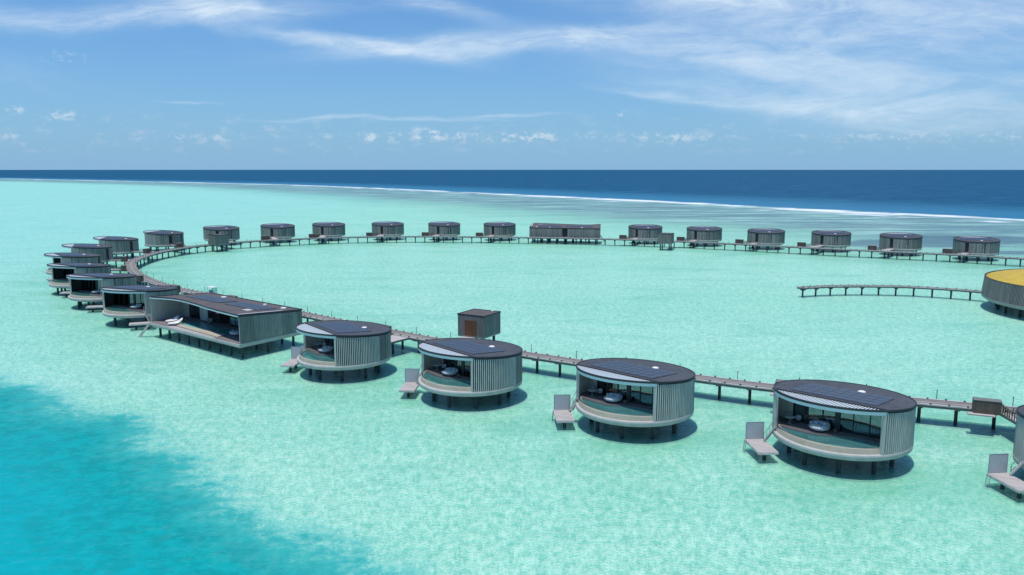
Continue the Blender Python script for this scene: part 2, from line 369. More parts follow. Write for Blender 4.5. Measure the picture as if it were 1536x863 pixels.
def bedmat():
    m, nt = newmat('sand_bed'); q = N(nt)
    P = q.n('ShaderNodeNewGeometry').outputs['Position']; flat = q.mapping(P, (1,1,0))
    nr = q.n('ShaderNodeAttribute', attribute_name='near').outputs['Fac']
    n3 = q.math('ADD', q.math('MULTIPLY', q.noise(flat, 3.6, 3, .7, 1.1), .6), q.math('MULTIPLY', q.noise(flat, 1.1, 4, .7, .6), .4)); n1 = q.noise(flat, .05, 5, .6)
    c = q.mix(q.ramp(n3, .40, .60), (.32,.54,.36), (.98,1.,.82))  # sand mottling, with the bright caustic network painted in by the same grain
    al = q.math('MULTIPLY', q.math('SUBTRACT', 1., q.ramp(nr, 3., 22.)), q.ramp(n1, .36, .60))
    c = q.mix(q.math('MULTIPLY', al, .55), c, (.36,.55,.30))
    pt = q.math('MULTIPLY', q.ramp(q.noise(q.mapping(P,(1,1,0)), .028, 6, .7, .5), .54, .72), q.ramp(q.noise(flat, .6, 4, .7), .4, .7))
    c = q.mix(q.math('MULTIPLY', pt, .5), c, (.30,.45,.32))
    lg_ = q.noise(q.mapping(P,(.7,1.5,0), rot=(0,0,R_(-25))), .016, 5, .62, .4)
    c = q.mix(q.math('MULTIPLY', q.ramp(lg_, .60, .40), .22), c, (.40,.70,.52))
    wx = q.n('ShaderNodeSeparateXYZ', {0:P}).outputs[0]
    c = q.mix(q.math('MULTIPLY', q.ramp(q.math('ADD', q.math('MULTIPLY', wx, -1.), q.math('MULTIPLY', lg_, 120.)), 90., 300.), .5), c, (.55,.80,.90))
    b = q.n('ShaderNodeBsdfDiffuse', {'Color':c}); o = q.n('ShaderNodeOutputMaterial'); nt.links.new(b.outputs[0], o.inputs[0]); return m
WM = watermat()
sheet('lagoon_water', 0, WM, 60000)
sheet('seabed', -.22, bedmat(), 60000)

# ------------------------------------------------------------------ round villa
RV = 7.0
def zr(x, y): return -.5*y/7.0            # the roof rises towards the open end
def pol(a, r): return (r*math.sin(R_(a)), -r*math.cos(R_(a)))
POOL_IN = [(-5.15,-3.62),(-4.3,-3.80),(-3.2,-3.95),(-1.8,-4.02),(-.9,-3.85),(0,-3.35),(.9,-2.75),(1.8,-2.3),(2.8,-2.1),(4.0,-2.08),(5.2,-2.15),(5.75,-2.35)]
FAC = [(-6.75,-.35),(-4.9,-.85),(-3.2,-1.12),(-1.5,-1.28),(.1,-1.32),(1.7,-1.22),(3.3,-1.0),(4.9,-.75),(6.7,-.55)]
def make_villa(door):
    root = empty('round_villa')
    # base: shallow bowl with a lip
    b = MB(); b.lathe([(6.55,1.95),(6.80,2.0),(6.98,2.14),(7.02,2.60),(6.97,2.66),(6.72,2.665)], n=96); b.build('base', M['concrete'], root, True); b = MB(); b.lathe([(0.01,1.72),(5.9,1.74),(6.55,1.945)], n=96); b.build('underside', M['pile'], root, True)  # separate underside in dark pile colour, added to deepen the shadow below
    g = MB()    # pool wall: a beige curved bench over the opening
    g.lathe([(6.73,2.64),(6.60,3.16),(6.56,3.20),(6.28,3.20),(6.26,3.16),(6.26,2.2)], -58, 62, 60, caps=True); g.build('pool_wall', M['stone'], root)
    d = MB()
    arc = [pol(a, 6.72) for a in np.linspace(64, 302, 60)]
    d.prism(POOL_IN+arc, 2.70, 3.18)
    d.build('deck', M['deck'], root)
    t = MB()
    ring = [pol(a, 6.27) for a in np.linspace(67, -54, 40)]
    t.prism([p for p in POOL_IN]+ring, 2.1, 2.25)
    t.build('pool_floor', M['tile'], root)
    w = MB(); w.add([(x,y,3.06) for x,y in POOL_IN+ring], [tuple(range(len(POOL_IN)+len(ring)))[::-1]])
    w.build('pool_water', M['pool'], root)
    # closed wall: backing sheet, inner lining, outer boards
    segs = [(75, 141.5), (149, 185.5), (188.5, 285), ]
    bk = MB(); li = MB(); cl = MB()
    for a0, a1 in ((113,211),(218.5,306)):
        n = int((a1-a0)/3)+1
        V = []
        for i in range(n+1):
            a = a0+(a1-a0)*i/n
            for r, top in ((6.72,0),(6.86,0)):
                x, y = pol(a, r); V += [(x,y,2.67),(x,y,6.62+zr(x,y))]
        # quads (inner face 0,1 ; outer 2,3)
        inn = []; out = []
        for i in range(n):
            o = i*4; p = o+4
            inn.append((o+1,p+1,p,o)[::-1][::-1]); out.append((o+2,p+2,p+3,o+3))
        tmp = [V[k] for k in range(len(V))]
        if True:
            li.add(tmp, inn)
    for a0, a1 in ((113,171.8),(174.7,211),(218.5,286)):
        n = max(2,int((a1-a0)/3)); bk.lathe([(6.86,2.67),(6.86,6.62)], a0, a1, n, zf=zr)
    li.build('inner_lining', M['lining'], root)
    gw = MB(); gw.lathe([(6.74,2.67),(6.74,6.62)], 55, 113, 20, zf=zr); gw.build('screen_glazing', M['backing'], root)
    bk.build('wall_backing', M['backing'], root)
    a = 114.3
    while a < 286:
        if not (209.8 < a < 219.7 or 170.3 < a < 176.2):
            joint = int((a-113)/2.7) % 8 == 0
            x0, y0 = pol(a-1.27, 6.88); x1, y1 = pol(a+1.27, 6.88); r_o = 6.955 if joint else 6.985
            x2, y2 = pol(a+1.27, r_o); x3, y3 = pol(a-1.27, r_o)
            zt = 6.62+zr(x2,y2)
            cl.add([(x0,y0,2.67),(x1,y1,2.67),(x2,y2,2.67),(x3,y3,2.67),(x0,y0,zt),(x1,y1,zt),(x2,y2,zt),(x3,y3,zt)],
                   [(3,2,6,7),(0,3,7,4),(2,1,5,6),(4,7,6,5)])
        a += 2.7
    cl.build('cladding', M['clad'], root)
    # open batten screens beside the opening
    for s0, s1, off in ((55, 112, 0), (287, 305, 0)):
        sc = MB(); a = s0
        while a < s1:
            x, y = pol(a, 6.93); zt = 6.62+zr(x,y)
            ca = R_(a); tx, ty = math.cos(ca), math.sin(ca)
            sc.obox((x,y,(2.67+zt)/2), (tx*.062,ty*.062,0), (-ty*.07,tx*.07,0), (0,0,(zt-2.67)/2))
            a += 2.15
        sc.build('batten_screen', M['batten'], root)
    # fin posts where the opening starts and ends
    for a in (54, 306):
        f = MB(); x, y = pol(a, 6.8); zt = 6.6+zr(x,y); ca = R_(a)
        f.obox((x,y,(2.67+zt)/2), (math.cos(ca)*.09,math.sin(ca)*.09,0), (-math.sin(ca)*.17,math.cos(ca)*.17,0), (0,0,(zt-2.67)/2)); f.build('end_post', M['lining'], root)
    # glass front
    gl = MB()
    for i, (p, q_) in enumerate(zip(FAC[1:], FAC[2:])):
        gl.obox(((p[0]+q_[0])/2,(p[1]+q_[1])/2,4.85), ((q_[0]-p[0])/2,(q_[1]-p[1])/2,0), (0,.012,0), (0,0,1.65))
    gobj = gl.build('glass_front', M['glass'], root)
    mu = MB()
    for i, p in enumerate(FAC[1:]):
        mu.box((p[0],p[1]-.03,4.85), (.10 if i != 3 else .55,.14,3.32))
    for p, q_ in zip(FAC[1:], FAC[2:]):
        mu.bar((p[0],p[1],6.53),(q_[0],q_[1],6.53),.12,.14); mu.bar((p[0],p[1],3.23),(q_[0],q_[1],3.23),.12,.08)
    mu.build('mullions', M['black'], gobj)
    sw = MB(); sw.bar((FAC[0][0],FAC[0][1],4.9),(FAC[1][0],FAC[1][1],4.9),.2,3.44); sw.build('side_wall', M['lining'], root)
    # ceiling under the roof
    ce = MB(); arcc = [pol(a, 6.7) for a in np.linspace(57, 303, 50)]
    ce.prism(arcc, 6.50, 6.60, zr); ce.build('ceiling', M['lining'], root)
    # room
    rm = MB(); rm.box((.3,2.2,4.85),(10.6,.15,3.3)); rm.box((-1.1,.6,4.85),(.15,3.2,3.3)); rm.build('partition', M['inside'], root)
    cu = MB()
    for cx in (-4.3,5.9):
        V = []; F = []
        for i in range(13):
            x = cx-.55+.09*i; y = -.45+.07*(i%2)
            V += [(x,y,3.22),(x,y,6.4)]
        F = [(2*i,2*i+2,2*i+3,2*i+1) for i in range(12)]; cu.add(V, F)
    cu.build('curtain', M['curtain'], root)
    bd = MB(); bd.box((2.6,1.0,3.55),(2.0,1.9,.5)); bd.box((2.6,1.85,4.0),(2.2,.15,1.0)); bd.build('bed', M['curtain'], root)
    # roof slab, rim, fascia
    yc = -3.72
    ac = math.degrees(math.acos(3.72/6.9))
    rf = MB(); arcr = [pol(a, 6.9) for a in np.linspace(ac, 360-ac, 72)]
    rf.prism(arcr, 6.78, 6.92, zr)
    roof = rf.build('roof', M['roof'], root)
    ri = MB(); ri.lathe([(6.90,6.74),(7.05,6.74),(7.05,6.97),(6.90,6.97),(6.90,6.74)], 0, 360, 96, zf=zr)
    ri.bar((-5.75,yc+.0,6.88+.265),(5.75,yc+.0,6.88+.265),.12,.16)
    ri.build('rim', M['rim'], roof)
    fa = MB(); fa.lathe([(6.84,6.40),(6.98,6.40),(6.98,6.737),(6.84,6.737),(6.84,6.40)], -56, 56, 40, zf=zr, caps=True); fa.build('fascia', M['fascia'], roof)
    lo = MB(); x = -5.6
    while x < 5.6:
        ya = -math.sqrt(6.85**2-x*x)
        if ya < yc-.2:
            z0 = 6.80+zr(0,ya); z1 = 6.80+zr(0,yc)
            lo.bar((x,ya,z0),(x,yc-.06,z1),.13,.06)
        x += .30
    lo.build('louvres', M['louvre'], roof)
    # solar modules 7 x 4 laid on the roof
    for r in range(4):
        so = MB(); fr_ = MB()
        for c in range(8):
            x = -4.35+c*1.12+.56-.13; y = -2.98+r*1.34+.65
            if math.hypot(abs(x)+.5, abs(y)+.6) > 6.7: continue
            z = 7.0+zr(0,y)
            sl = -.5/7
            so.obox((x,y,z), (.53,0,0), (0,.62,.62*sl), (0,0,.02))
            fr_.obox((x,y,z-.025), (.55,0,0), (0,.66,.66*sl), (0,0,.02))
        s_ = so.build('solar_row', M['solar'], roof); fr_.build('panel_frame', M['frame'], s_)
    sk = MB(); x, y = .9, 2.95; z = 6.9+zr(x,y); sk.cyl(x,y,z,z+.08,.42,.39,20); sk.lathe([(.38,.08),(.25,.14),(0.001,.15)], n=20, c=(x,y), zf=lambda a,b: z); sk.build('skylight', M['white'], roof)
    # door and entrance recess
    dr = MB()
    a = 214.8; x, y = pol(a, 6.78); ca = R_(a)
    dr.obox((x,y,4.55), (math.cos(ca)*.5,math.sin(ca)*.5,0), (-math.sin(ca)*.05,math.cos(ca)*.05,0), (0,0,1.35)); dr.build('door', M['dark'], root)
    # piles
    for i in range(9):
        p = MB(); x, y = pol(20+40*i, 5.15); p.cyl(x,y,-1.05,1.75,.24,.24,12); p.cyl(x,y,-1.04,-.1,.31,.27,12); p.build('pile', M['pile'], root, False)
    p = MB(); p.bar((-4.6,0,1.62),(4.6,0,1.62),.4,.3); p.bar((0,-4.6,1.6),(0,4.6,1.6),.4,.3); p.build('floor_beam', M['pile'], root)
    return root

# ------------------------------------------------------------------ things that stand on and beside a villa
def make_platform():
    """low swim platform, tangent to the bowl beside the opening; local frame of the villa (mirror side)"""
    root = empty('swim_platform')
    C0 = Vector((-6.15,-5.80)); L = Vector((.725,-.69)); W = Vector((.69,.725))   # L runs to the front, W towards the villa
    P = lambda l, w, z: (C0.x+L.x*l+W.x*w, C0.y+L.y*l+W.y*w, z)
    v3 = lambda d, k, z=0: (d.x*k, d.y*k, z)
    d = MB(); i = -2.1
    for k in range(14):
        l = -2.1+.3*k+.15
        d.obox(P(l,0,1.22), v3(L,.135), v3(W,1.02), (0,0,.03))
    d.build('deck', M['deck_pale'], root)
    b = MB()
    for w in (-1.03,1.03): b.obox(P(0,w,1.10), v3(L,2.12), v3(W,.05), (0,0,.12))
    for l in (-2.13,2.13,0): b.obox(P(l,0,1.09), v3(L,.05), v3(W,1.0), (0,0,.11))
    b.build('frame', M['jetty_edge'], root)
    s = MB(); s.obox(P(-2.05,0,2.2), v3(L,.03), v3(W,.93), (0,0,.93)); sc = s.build('screen', M['screen'], root)
    f = MB()
    for w in (-.97,.97): f.bar(P(-2.05,w,1.2), P(-2.05,w,3.18), .07)
    f.bar(P(-2.05,-.97,3.16), P(-2.05,.97,3.16), .07); f.bar(P(-2.05,-.97,1.27), P(-2.05,.97,1.27), .06); f.build('screen_frame', M['metal'], sc)
    for l in (-1.2,1.0):
        p = MB(); q = P(l,0,0); p.cyl(q[0],q[1],-1.05,1.0,.19,.19,12); p.build('pile', M['pile'], root)
    ld = MB()
    for o in (-.25,.25): ld.bar(P(-1.75+o,-1.10,1.9) if 0 else P(-1.75+o,-1.10,1.25), P(-1.75+o,-1.30,-.6), .05)
    for k in range(6): ld.bar(P(-2.0,-1.12-.03*k,1.1-.27*k), P(-1.5,-1.12-.03*k,1.1-.27*k), .045)
    ld.build('ladder', M['metal'], root)
    st = MB()
    A = Vector(P(-1.55,1.0,1.25)); B = Vector((-5.35,-3.95,3.25)); side = (B-A).cross(Vector((0,0,1))).normalized()*.38
    for s_ in (-1,1): st.bar(A+side*s_, B+side*s_, .06, .16)
    for k in range(8):
        c = A.lerp(B, (k+.6)/8.6); st.bar(c-side, c+side, .22, .04)
    so = st.build('stair', M['jetty_edge'], root)
    hr = MB()
    for s_ in (-1,1):
        a, b_ = A+side*s_, B+side*s_; u = Vector((0,0,.95))
        hr.bar(a+u, b_+u, .045); hr.bar(a, a+u, .045); hr.bar(b_, b_+u, .045); hr.bar((a+b_)/2, (a+b_)/2+u, .04)
    hr.build('handrail', M['metal'], so)
    return root
def make_daybed():
    root = empty('round_daybed')
    s = MB(); s.lathe([(0.001,.10),(.55,.10),(.95,.26),(1.10,.46),(1.08,.52),(.98,.46),(.9,.40),(0.001,.38)], n=32); s.build('shell', M['bed'], root, True)
    # raised curved back on one side
    k = MB()
    k.lathe([(1.08,.45),(1.13,.62),(1.04,.80),(.92,.66),(.94,.42)], 115, 245, 24, caps=True); k.build('backrest', M['bed'], root, True)
    c = MB(); c.lathe([(0.001,.385),(.88,.385),(.93,.46),(.86,.56),(0.001,.58)], n=28); c.build('mattress', M['white'], root, True)
    for x, y, r in ((-.35,.42,.3),(.15,.55,-.2),(.5,.2,-.7)):
        p = MB(); p.lathe([(0.001,-.09),(.2,-.06),(.27,0),(.2,.06),(0.001,.09)], n=10)
        p.v = [(a*math.cos(.9)-0, b, a*.0+z) if 0 else (x+a, y+b*.55, .72+z+b*.5) for a,b,z in p.v]; p.build('cushion', M['cushion'], root, True)
    return root
def make_table():
    root = empty('round_table')
    t = MB(); t.lathe([(0.001,.70),(.58,.70),(.62,.73),(.58,.76),(0.001,.76)], n=24); t.build('tabletop', M['screen'], root, True)
    t = MB(); t.lathe([(0.001,0),(.30,0),(.28,.04),(.07,.10),(.05,.4),(.09,.70)], n=16); t.build('pedestal', M['metal'], root, True)
    return root
def make_chair():
    root = empty('deck_chair')
    s = MB(); s.lathe([(0.001,.40),(.24,.40),(.28,.43),(.25,.47),(0.001,.48)], n=16); s.build('seat', M['screen'], root, True)
    b = MB(); b.lathe([(.27,.45),(.31,.62),(.31,.82),(.27,.84),(.26,.6),(.24,.46)], 100, 260, 14, caps=True); b.build('backrest', M['screen'], root, True)
    for x, y in ((.18,.18),(-.18,.18),(.18,-.18),(-.18,-.18)):
        l = MB(); l.bar((x*.8,y*.8,.40),(x*1.15,y*1.15,0),.03); l.build('leg', M['black'], root)
    return root
def make_side():
    root = empty('side_table')
    t = MB(); t.cyl(0,0,.40,.44,.24,.24,16); t.build('tabletop', M['brown'], root)
    t = MB(); t.cyl(0,0,0,.40,.12,.19,12); t.build('base', M['brown'], root); return root
def make_lounger():
    root = empty('shell_lounger')
    s = MB(); V = []; F = []; n = 28
    prof = [(.02,.22),(.45,.20),(.8,.26),(1.0,.38),(1.0,.44),(.82,.36),(.5,.33),(.02,.33)]
    for i in range(n):
        a = 2*math.pi*i/n
        for r, z in prof:
            x = 1.35*r*math.cos(a); y = .85*r*math.sin(a)
            lift = max(0, x)**2*.38
            V.append((x, y, z+lift))
    k = len(prof)
    for i in range(n):
        j = (i+1)%n
        for q_ in range(k-1): F.append((i*k+q_, j*k+q_, j*k+q_+1, i*k+q_+1))
    s.add(V, F); s.build('shell', M['white'], root, True)
    f = MB(); f.cyl(0,0,0,.22,.35,.5,18); f.build('base', M['white'], root)
    c = MB(); c.lathe([(0.001,-.08),(.22,-.05),(.30,0),(.22,.06),(0.001,.08)], n=12); c.v = [(.85+a*.6, b, .72+z+a*.35) for a,b,z in c.v]; c.build('cushion', M['white'], root, True)
    return root
def make_store():
    root = empty('luggage_store')
    w = MB()
    for i in range(20):
        w.box((-1.33+.14*i,0-.62,.85),(.11,.05,1.5)); w.box((-1.33+.14*i,.62,.85),(.11,.05,1.5))
    for i in range(9):
        w.box((-1.4,-.56+.14*i,.85),(.05,.11,1.5)); w.box((1.4,-.56+.14*i,.85),(.05,.11,1.5))
    w.box((0,0,.85),(2.74,1.16,1.44)); w.build('slatted_wall', M['brown'], root)
    t = MB(); t.box((0,0,1.64),(2.9,1.36,.07)); t.build('lid', M['beam'], root)
    f = MB(); f.box((-.6,-.75,.02),(2.8,1.0,.14)); f.build('step_deck', M['deck_pale'], root)
    return root
def make_rack():
    root = empty('bicycle')
    for x in (-.52,.52):
        w = MB(); V=[];F=[];n=20
        for i in range(n):
            a = 2*math.pi*i/n
            for r, y in ((.34,-.02),(.34,.02),(.29,.02),(.29,-.02)): V.append((x+r*math.cos(a), y, .34+r*math.sin(a)))
        for i in range(n):
            j=(i+1)%n
            for q_ in range(4): F.append((i*4+q_, j*4+q_, j*4+(q_+1)%4, i*4+(q_+1)%4))
        w.add(V,F)
        for i in range(6):
            a = math.pi*i/6; w.bar((x-.3*math.cos(a),0,.34-.3*math.sin(a)),(x+.3*math.cos(a),0,.34+.3*math.sin(a)),.008)
        w.build('wheel', M['rubber'], root)
    f = MB(); bb=(-.05,0,.30); st=(-.18,0,.78); hd=(.36,0,.78)
    for a,b in (((-.52,0,.34),bb),(bb,st),(bb,hd),(st,hd),((-.52,0,.34),st),((.52,0,.34),hd)): f.bar(a,b,.035)
    f.build('frame', M['wood'], root)
    h = MB(); h.bar((.34,-.28,.98),(.34,.28,.98),.03); h.bar((.36,0,.78),(.34,0,.98),.03); h.build('handlebar', M['metal'], root)
    s = MB(); s.box((-.2,0,.88),(.26,.14,.06)); s.bar((-.18,0,.78),(-.2,0,.86),.03); s.build('saddle', M['rubber'], root)
    return root

# ------------------------------------------------------------------ long villa
UL, VL = 29.5, 13.2
def LP(u, v): return (u+.103*v, -.995*v)
def rz(u, v): return 7.45-1.0*v/VL
SC = [(0,0),(4,.25),(8,.65),(11,1.05),(16,1.95),(19.5,2.45),(22.7,2.75),(25.3,2.5),(27.3,1.5),(28.6,.6),(UL,.25)]
def make_long():
    root = empty('long_villa')
    b = MB(); sh = lambda pts: [LP(u,v) for u,v in pts]
    b.prism(sh([(.1,.1),(UL-.1,.1),(UL-.1,VL-.1),(.1,VL-.1)][::-1]), 2.0, 2.58); b.prism(sh([(-.15,-.15),(UL+.15,-.15),(UL+.15,VL+.1),(-.15,VL+.1)][::-1]), 2.30, 2.66)
    b.build('base', M['concrete'], root)
    # deck with pool cut-out (four strips round the pool)
    d = MB(); P0, P1, Q0, Q1 = 7.6, 23.4, 1.25, 5.8
    for r in ([(0.05,.05),(P0,.05),(P0,VL-.05),(0.05,VL-.05)], [(P1,.05),(UL-.05,.05),(UL-.05,VL-.05),(P1,VL-.05)], [(P0,Q1),(P1,Q1),(P1,VL-.05),(P0,VL-.05)]):
        d.prism(sh(r[::-1]), 2.661, 2.78)
    d.build('deck', M['deck'], root)
    w = MB(); w.prism(sh([(P0,.1),(P1,.1),(P1,1.0),(P0,.35)][::-1]), 2.661, 2.74)
    w.build('front_ledge', M['deck_pale'], root)
    st = MB()
    vs = [LP(P0-.3,.5)+(2.85,),LP(P1-1.5,1.1)+(2.85,),LP(P1-1.5,2.0)+(3.0,),LP(P0-.3,1.7)+(3.0,)]
    vb = [(x,y,2.665) for x,y,z in vs]
    st.add(vb+vs, [(4,7,6,5),(0,1,5,4),(1,2,6,5),(2,3,7,6),(3,0,4,7)]); st.build('pool_wall', M['stone'], root)
    pf = MB(); pf.prism(sh([(P0,1.2),(P1,1.6),(P1,Q1),(P0,Q1)][::-1]), 2.662, 2.67); pf.build('pool_floor', M['tile'], root)
    pw = MB(); pw.add([LP(u,v)+(2.76,) for u,v in ((P0,1.7),(P1,2.0),(P1,Q1),(P0,Q1))], [(3,2,1,0)]); pw.build('pool_water', M['pool'], root)
    # walls: closed back and both ends
    def run(p0, p1, skip=()):
        cl = MB(); ln = MB()
        A, B = Vector(LP(*p0)), Vector(LP(*p1)); L = (B-A).length; n = int(L/.3); e = (B-A)/n; out = Vector((e.y,-e.x)).normalized()
        for i in range(n):
            f = (i+.5)/n; u = p0[0]+(p1[0]-p0[0])*f; v = p0[1]+(p1[1]-p0[1])*f; s = f*L
            if any(a<s<b for a,b in skip): continue
            c = A+e*(i+.5); zt = rz(u,v)-.32; th = .05 if i % 6 else .035
            c2 = c+out*th
            cl.obox((c2.x,c2.y,(2.67+zt)/2), (e.x*.40,e.y*.40,0), (out.x*th,out.y*th,0), (0,0,(zt-2.67)/2))
        n2 = 10
        for i in range(n2):
            c0, c1 = A+(B-A)*(i/n2)-out*.06, A+(B-A)*((i+1)/n2)-out*.06
            m_ = (c0+c1)/2; f=(i+.5)/n2; zt = rz(p0[0]+(p1[0]-p0[0])*f, p0[1]+(p1[1]-p0[1])*f)-.45
            if any(a<f*L<b for a,b in skip): continue
            ln.obox((m_.x,m_.y,(2.67+zt)/2), ((c1-c0).x/2,(c1-c0).y/2,0), (out.x*.05,out.y*.05,0), (0,0,(zt-2.67)/2))
        cl.build('cladding', M['clad_flat'], root); ln.build('inner_lining', M['lining'], root)
    run((0,.15),(0,VL)); run((0,VL),(13.9,VL), skip=()); run((16.1,VL),(UL,VL), skip=()); run((UL,VL),(UL,.3))
    dr = MB(); x, y = LP(15.0,VL-.25); dr.box((x,y,4.3),(2.0,.1,3.2)); dr.build('door', M['dark'], root)
    # facade at v = 7.1
    v = 7.1
    def seg(m, u0, u1, z0, z1, th, vv=v):
        a, b_ = LP(u0,vv), LP(u1,vv); m.bar((a[0],a[1],(z0+z1)/2),(b_[0],b_[1],(z0+z1)/2), th, z1-z0)
    for u0, u1 in ((27.4,29.4),(20.8,23.6),(6.0,6.6),(.1,2.2)):
        wl = MB(); seg(wl,u0,u1,2.79,6.6,.2); wl.build('facade_wall', M['lining'], root)
    for u0, u1 in ((23.6,27.4),(17.0,20.8),(6.6,13.5),(2.2,6.0)):
        gl = MB(); mu = MB(); seg(gl,u0,u1,2.85,6.55,.03); g_ = gl.build('glass_front', M['glass'], root); n = max(2,int((u1-u0)/1.4))
        for i in range(n+1):
            p = LP(u0+(u1-u0)*i/n, v); mu.box((p[0],p[1],4.7),(.12,.16,3.75))
        seg(mu,u0,u1,6.5,6.6,.14); mu.build('mullions', M['black'], g_)
    for u0,u1 in ((23.8,27.2),(6.7,9.5)):
        cu = MB(); V=[]; n=int((u1-u0)/.12)
        for i in range(n+1):
            p = LP(u0+.12*i, v+.5+.08*(i%2)); V += [p+(2.85,), p+(6.4,)]
        cu.add(V,[(2*i,2*i+2,2*i+3,2*i+1) for i in range(n)])
        cu.build('curtain', M['curtain'], root)
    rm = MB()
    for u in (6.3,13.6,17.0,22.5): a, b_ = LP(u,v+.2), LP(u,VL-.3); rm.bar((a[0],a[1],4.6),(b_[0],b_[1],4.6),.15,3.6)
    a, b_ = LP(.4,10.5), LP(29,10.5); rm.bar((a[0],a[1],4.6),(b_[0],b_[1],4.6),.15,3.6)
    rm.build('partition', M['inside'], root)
    # roof
    front = SC
    poly = [(u,v) for u,v in front]+[(UL,VL),(0,VL)]
    rf = MB()
    def zsl(dz): return lambda x, y: 0
    n = len(poly); V = []
    for dz in (-.30,0):
        for u, v_ in poly: V.append(LP(u,v_)+(rz(u,v_)+dz-.03,))
    rf.add(V, [tuple(range(n,2*n))[::-1], tuple(range(n))]+[(i,n+i,n+(i+1)%n,(i+1)%n) for i in range(n)])
    roof = rf.build('roof', M['roof_warm'], root)
    ri = MB(); fa = MB()
    pts = [(u,v_) for u,v_ in [(-.06,-.06)]+front[1:-1]+[(UL+.06,.2),(UL+.06,VL+.08),(-.06,VL+.08)]]
    for i in range(len(pts)):
        a, b_ = pts[i], pts[(i+1)%len(pts)]
        A = LP(*a)+(rz(*a)-.02,); B = LP(*b_)+(rz(*b_)-.02,); ri.bar(A,B,.16,.18)
        if i < len(front)-1:
            fa.bar((A[0],A[1],A[2]-.22),(B[0],B[1],B[2]-.22),.12,.22)
    ri.build('rim', M['rim'], roof); fa.build('fascia', M['fascia'], roof)
    fl = MB(); a, b_ = LP(.35,.3), LP(.35,9.3); fl.bar((a[0],a[1],rz(0,.3)+.06),(b_[0],b_[1],rz(0,9.3)+.06),.28,.06); fl.build('flashing', M['white'], roof)
    for U0, U1 in ((3.2,14.0),(15.2,26.6)):
        for r in range(3):
            so = MB(); fr_ = MB(); n = int((U1-U0)/1.13)
            for c in range(n):
                for hlf in (0,):
                    u = U0+(c+.5)*1.13; v_ = 5.9+r*1.42+.7-(.9 if U0<10 else 0)*0
                    p = LP(u,v_); z = rz(u,v_)+.05; sl = -1.0/VL
                    so.obox((p[0],p[1],z+.02),(.53,0,0),(.103*.67,-.995*.67,.67*sl),(0,0,.02)); fr_.obox((p[0],p[1],z-.01),(.56,0,0),(.103*.70,-.995*.70,.70*sl),(0,0,.02))
            s_ = so.build('solar_row', M['solar'], roof); fr_.build('panel_frame', M['frame'], s_)
    for u, v_, r in ((22,11.4,.5),(2.9,11.4,.5),(8.5,11.4,.35)):
        k = MB(); p = LP(u,v_); z = rz(u,v_); k.cyl(p[0],p[1],z-.03,z+.16,r,r*.9,18); k.build('skylight', M['white'], roof)
    k = MB(); p = LP(3.9,4.6); k.box((p[0],p[1],rz(3.9,4.6)+.05),(1.7,1.1,.16)); k.build('roof_hatch', M['jetty_edge'], roof)
    for u in np.linspace(1.2,28.3,9):
        for v_ in (1.3,6.5,12.0):
            p = MB(); q_ = LP(u,v_); p.cyl(q_[0],q_[1],-1.05,2.0,.22,.22,10); p.build('pile', M['pile'], root)
    # steps down to the water at the far corner of the deck
    s = MB(); A = Vector(LP(29.4,.0)+(2.7,)); B = Vector(LP(31.6,-1.6)+(-.5,)); sd = (B-A).cross(Vector((0,0,1))).normalized()*.4
    for q_ in (-1,1): s.bar(A+sd*q_, B+sd*q_, .09, .2)
    for i in range(9): c = A.lerp(B,(i+.5)/9); s.bar(c-sd, c+sd, .24, .05)
    s.build('water_steps', M['jetty_edge'], root)
    return root

# ------------------------------------------------------------------ huts, pavilion, jetties, buggy
def make_hut(w, d, z0, z1, door=True):
    root = empty('service_hut')
    b = MB()
    def wall(x0,y0,x1,y1):
        L = math.hypot(x1-x0,y1-y0); n = int(L/.2); e = ((x1-x0)/n,(y1-y0)/n); o = (e[1]/math.hypot(*e),-e[0]/math.hypot(*e))
        for i in range(n):
            c = (x0+e[0]*(i+.5)+o[0]*.04, y0+e[1]*(i+.5)+o[1]*.04)
            b.obox((c[0],c[1],(z0+z1)/2),(e[0]*.40,e[1]*.40,0),(o[0]*.04,o[1]*.04,0),(0,0,(z1-z0)/2))
    wall(-w/2,-d/2,w/2,-d/2); wall(w/2,-d/2,w/2,d/2); wall(w/2,d/2,-w/2,d/2); wall(-w/2,d/2,-w/2,-d/2)
    b.build('boarding', M['hutwall'], root)
    c = MB(); c.box((0,0,(z0+z1)/2),(w-.02,d-.02,z1-z0-.02)); c.build('core', M['backing'], root)
    f = MB(); f.box((0,0,z0-.12),(w+.1,d+.1,.24)); f.build('floor', M['concrete_dk'], root)
    r = MB(); r.box((0,0,z1-.02),(w-.02,d-.02,.08)); ro = r.build('roof', M['roof_warm'], root)
    k = MB()
    for s in (-1,1):
        k.box((0,s*(d/2+.05),z1+.0),(w+.26,.14,.2)); k.box((s*(w/2+.05),0,z1+.0),(.14,d-.05,.2))
    k.build('rim', M['rim'], ro)
    v = MB(); v.cyl(w*.3,d*.34,z1,z1+.2,.12,.12,10); v.cyl(w*.3,d*.34,z1+.2,z1+.28,.2,.16,10); v.build('roof_vent', M['white'], ro)
    if door:
        q_ = MB()
        for i in range(14): q_.box((-1.15+.17*i,-d/2-.11,z0+1.35),(.13,.06,2.6))
        q_.box((-.05,-d/2-.085,z0+1.35),(2.4,.03,2.5))
        dd = q_.build('door', M['wood'], root); h = MB(); h.box((.95,-d/2-.17,z0+1.1),(.05,.06,.3)); h.build('handle', M['metal'], dd)
    for sx in (-1,1):
        for sy in (-1,1):
            p = MB(); p.cyl(sx*(w/2-.8),sy*(d/2-.8),-1.05,z0-.2,.24,.24,12); p.build('pile', M['pile'], root)
    return root

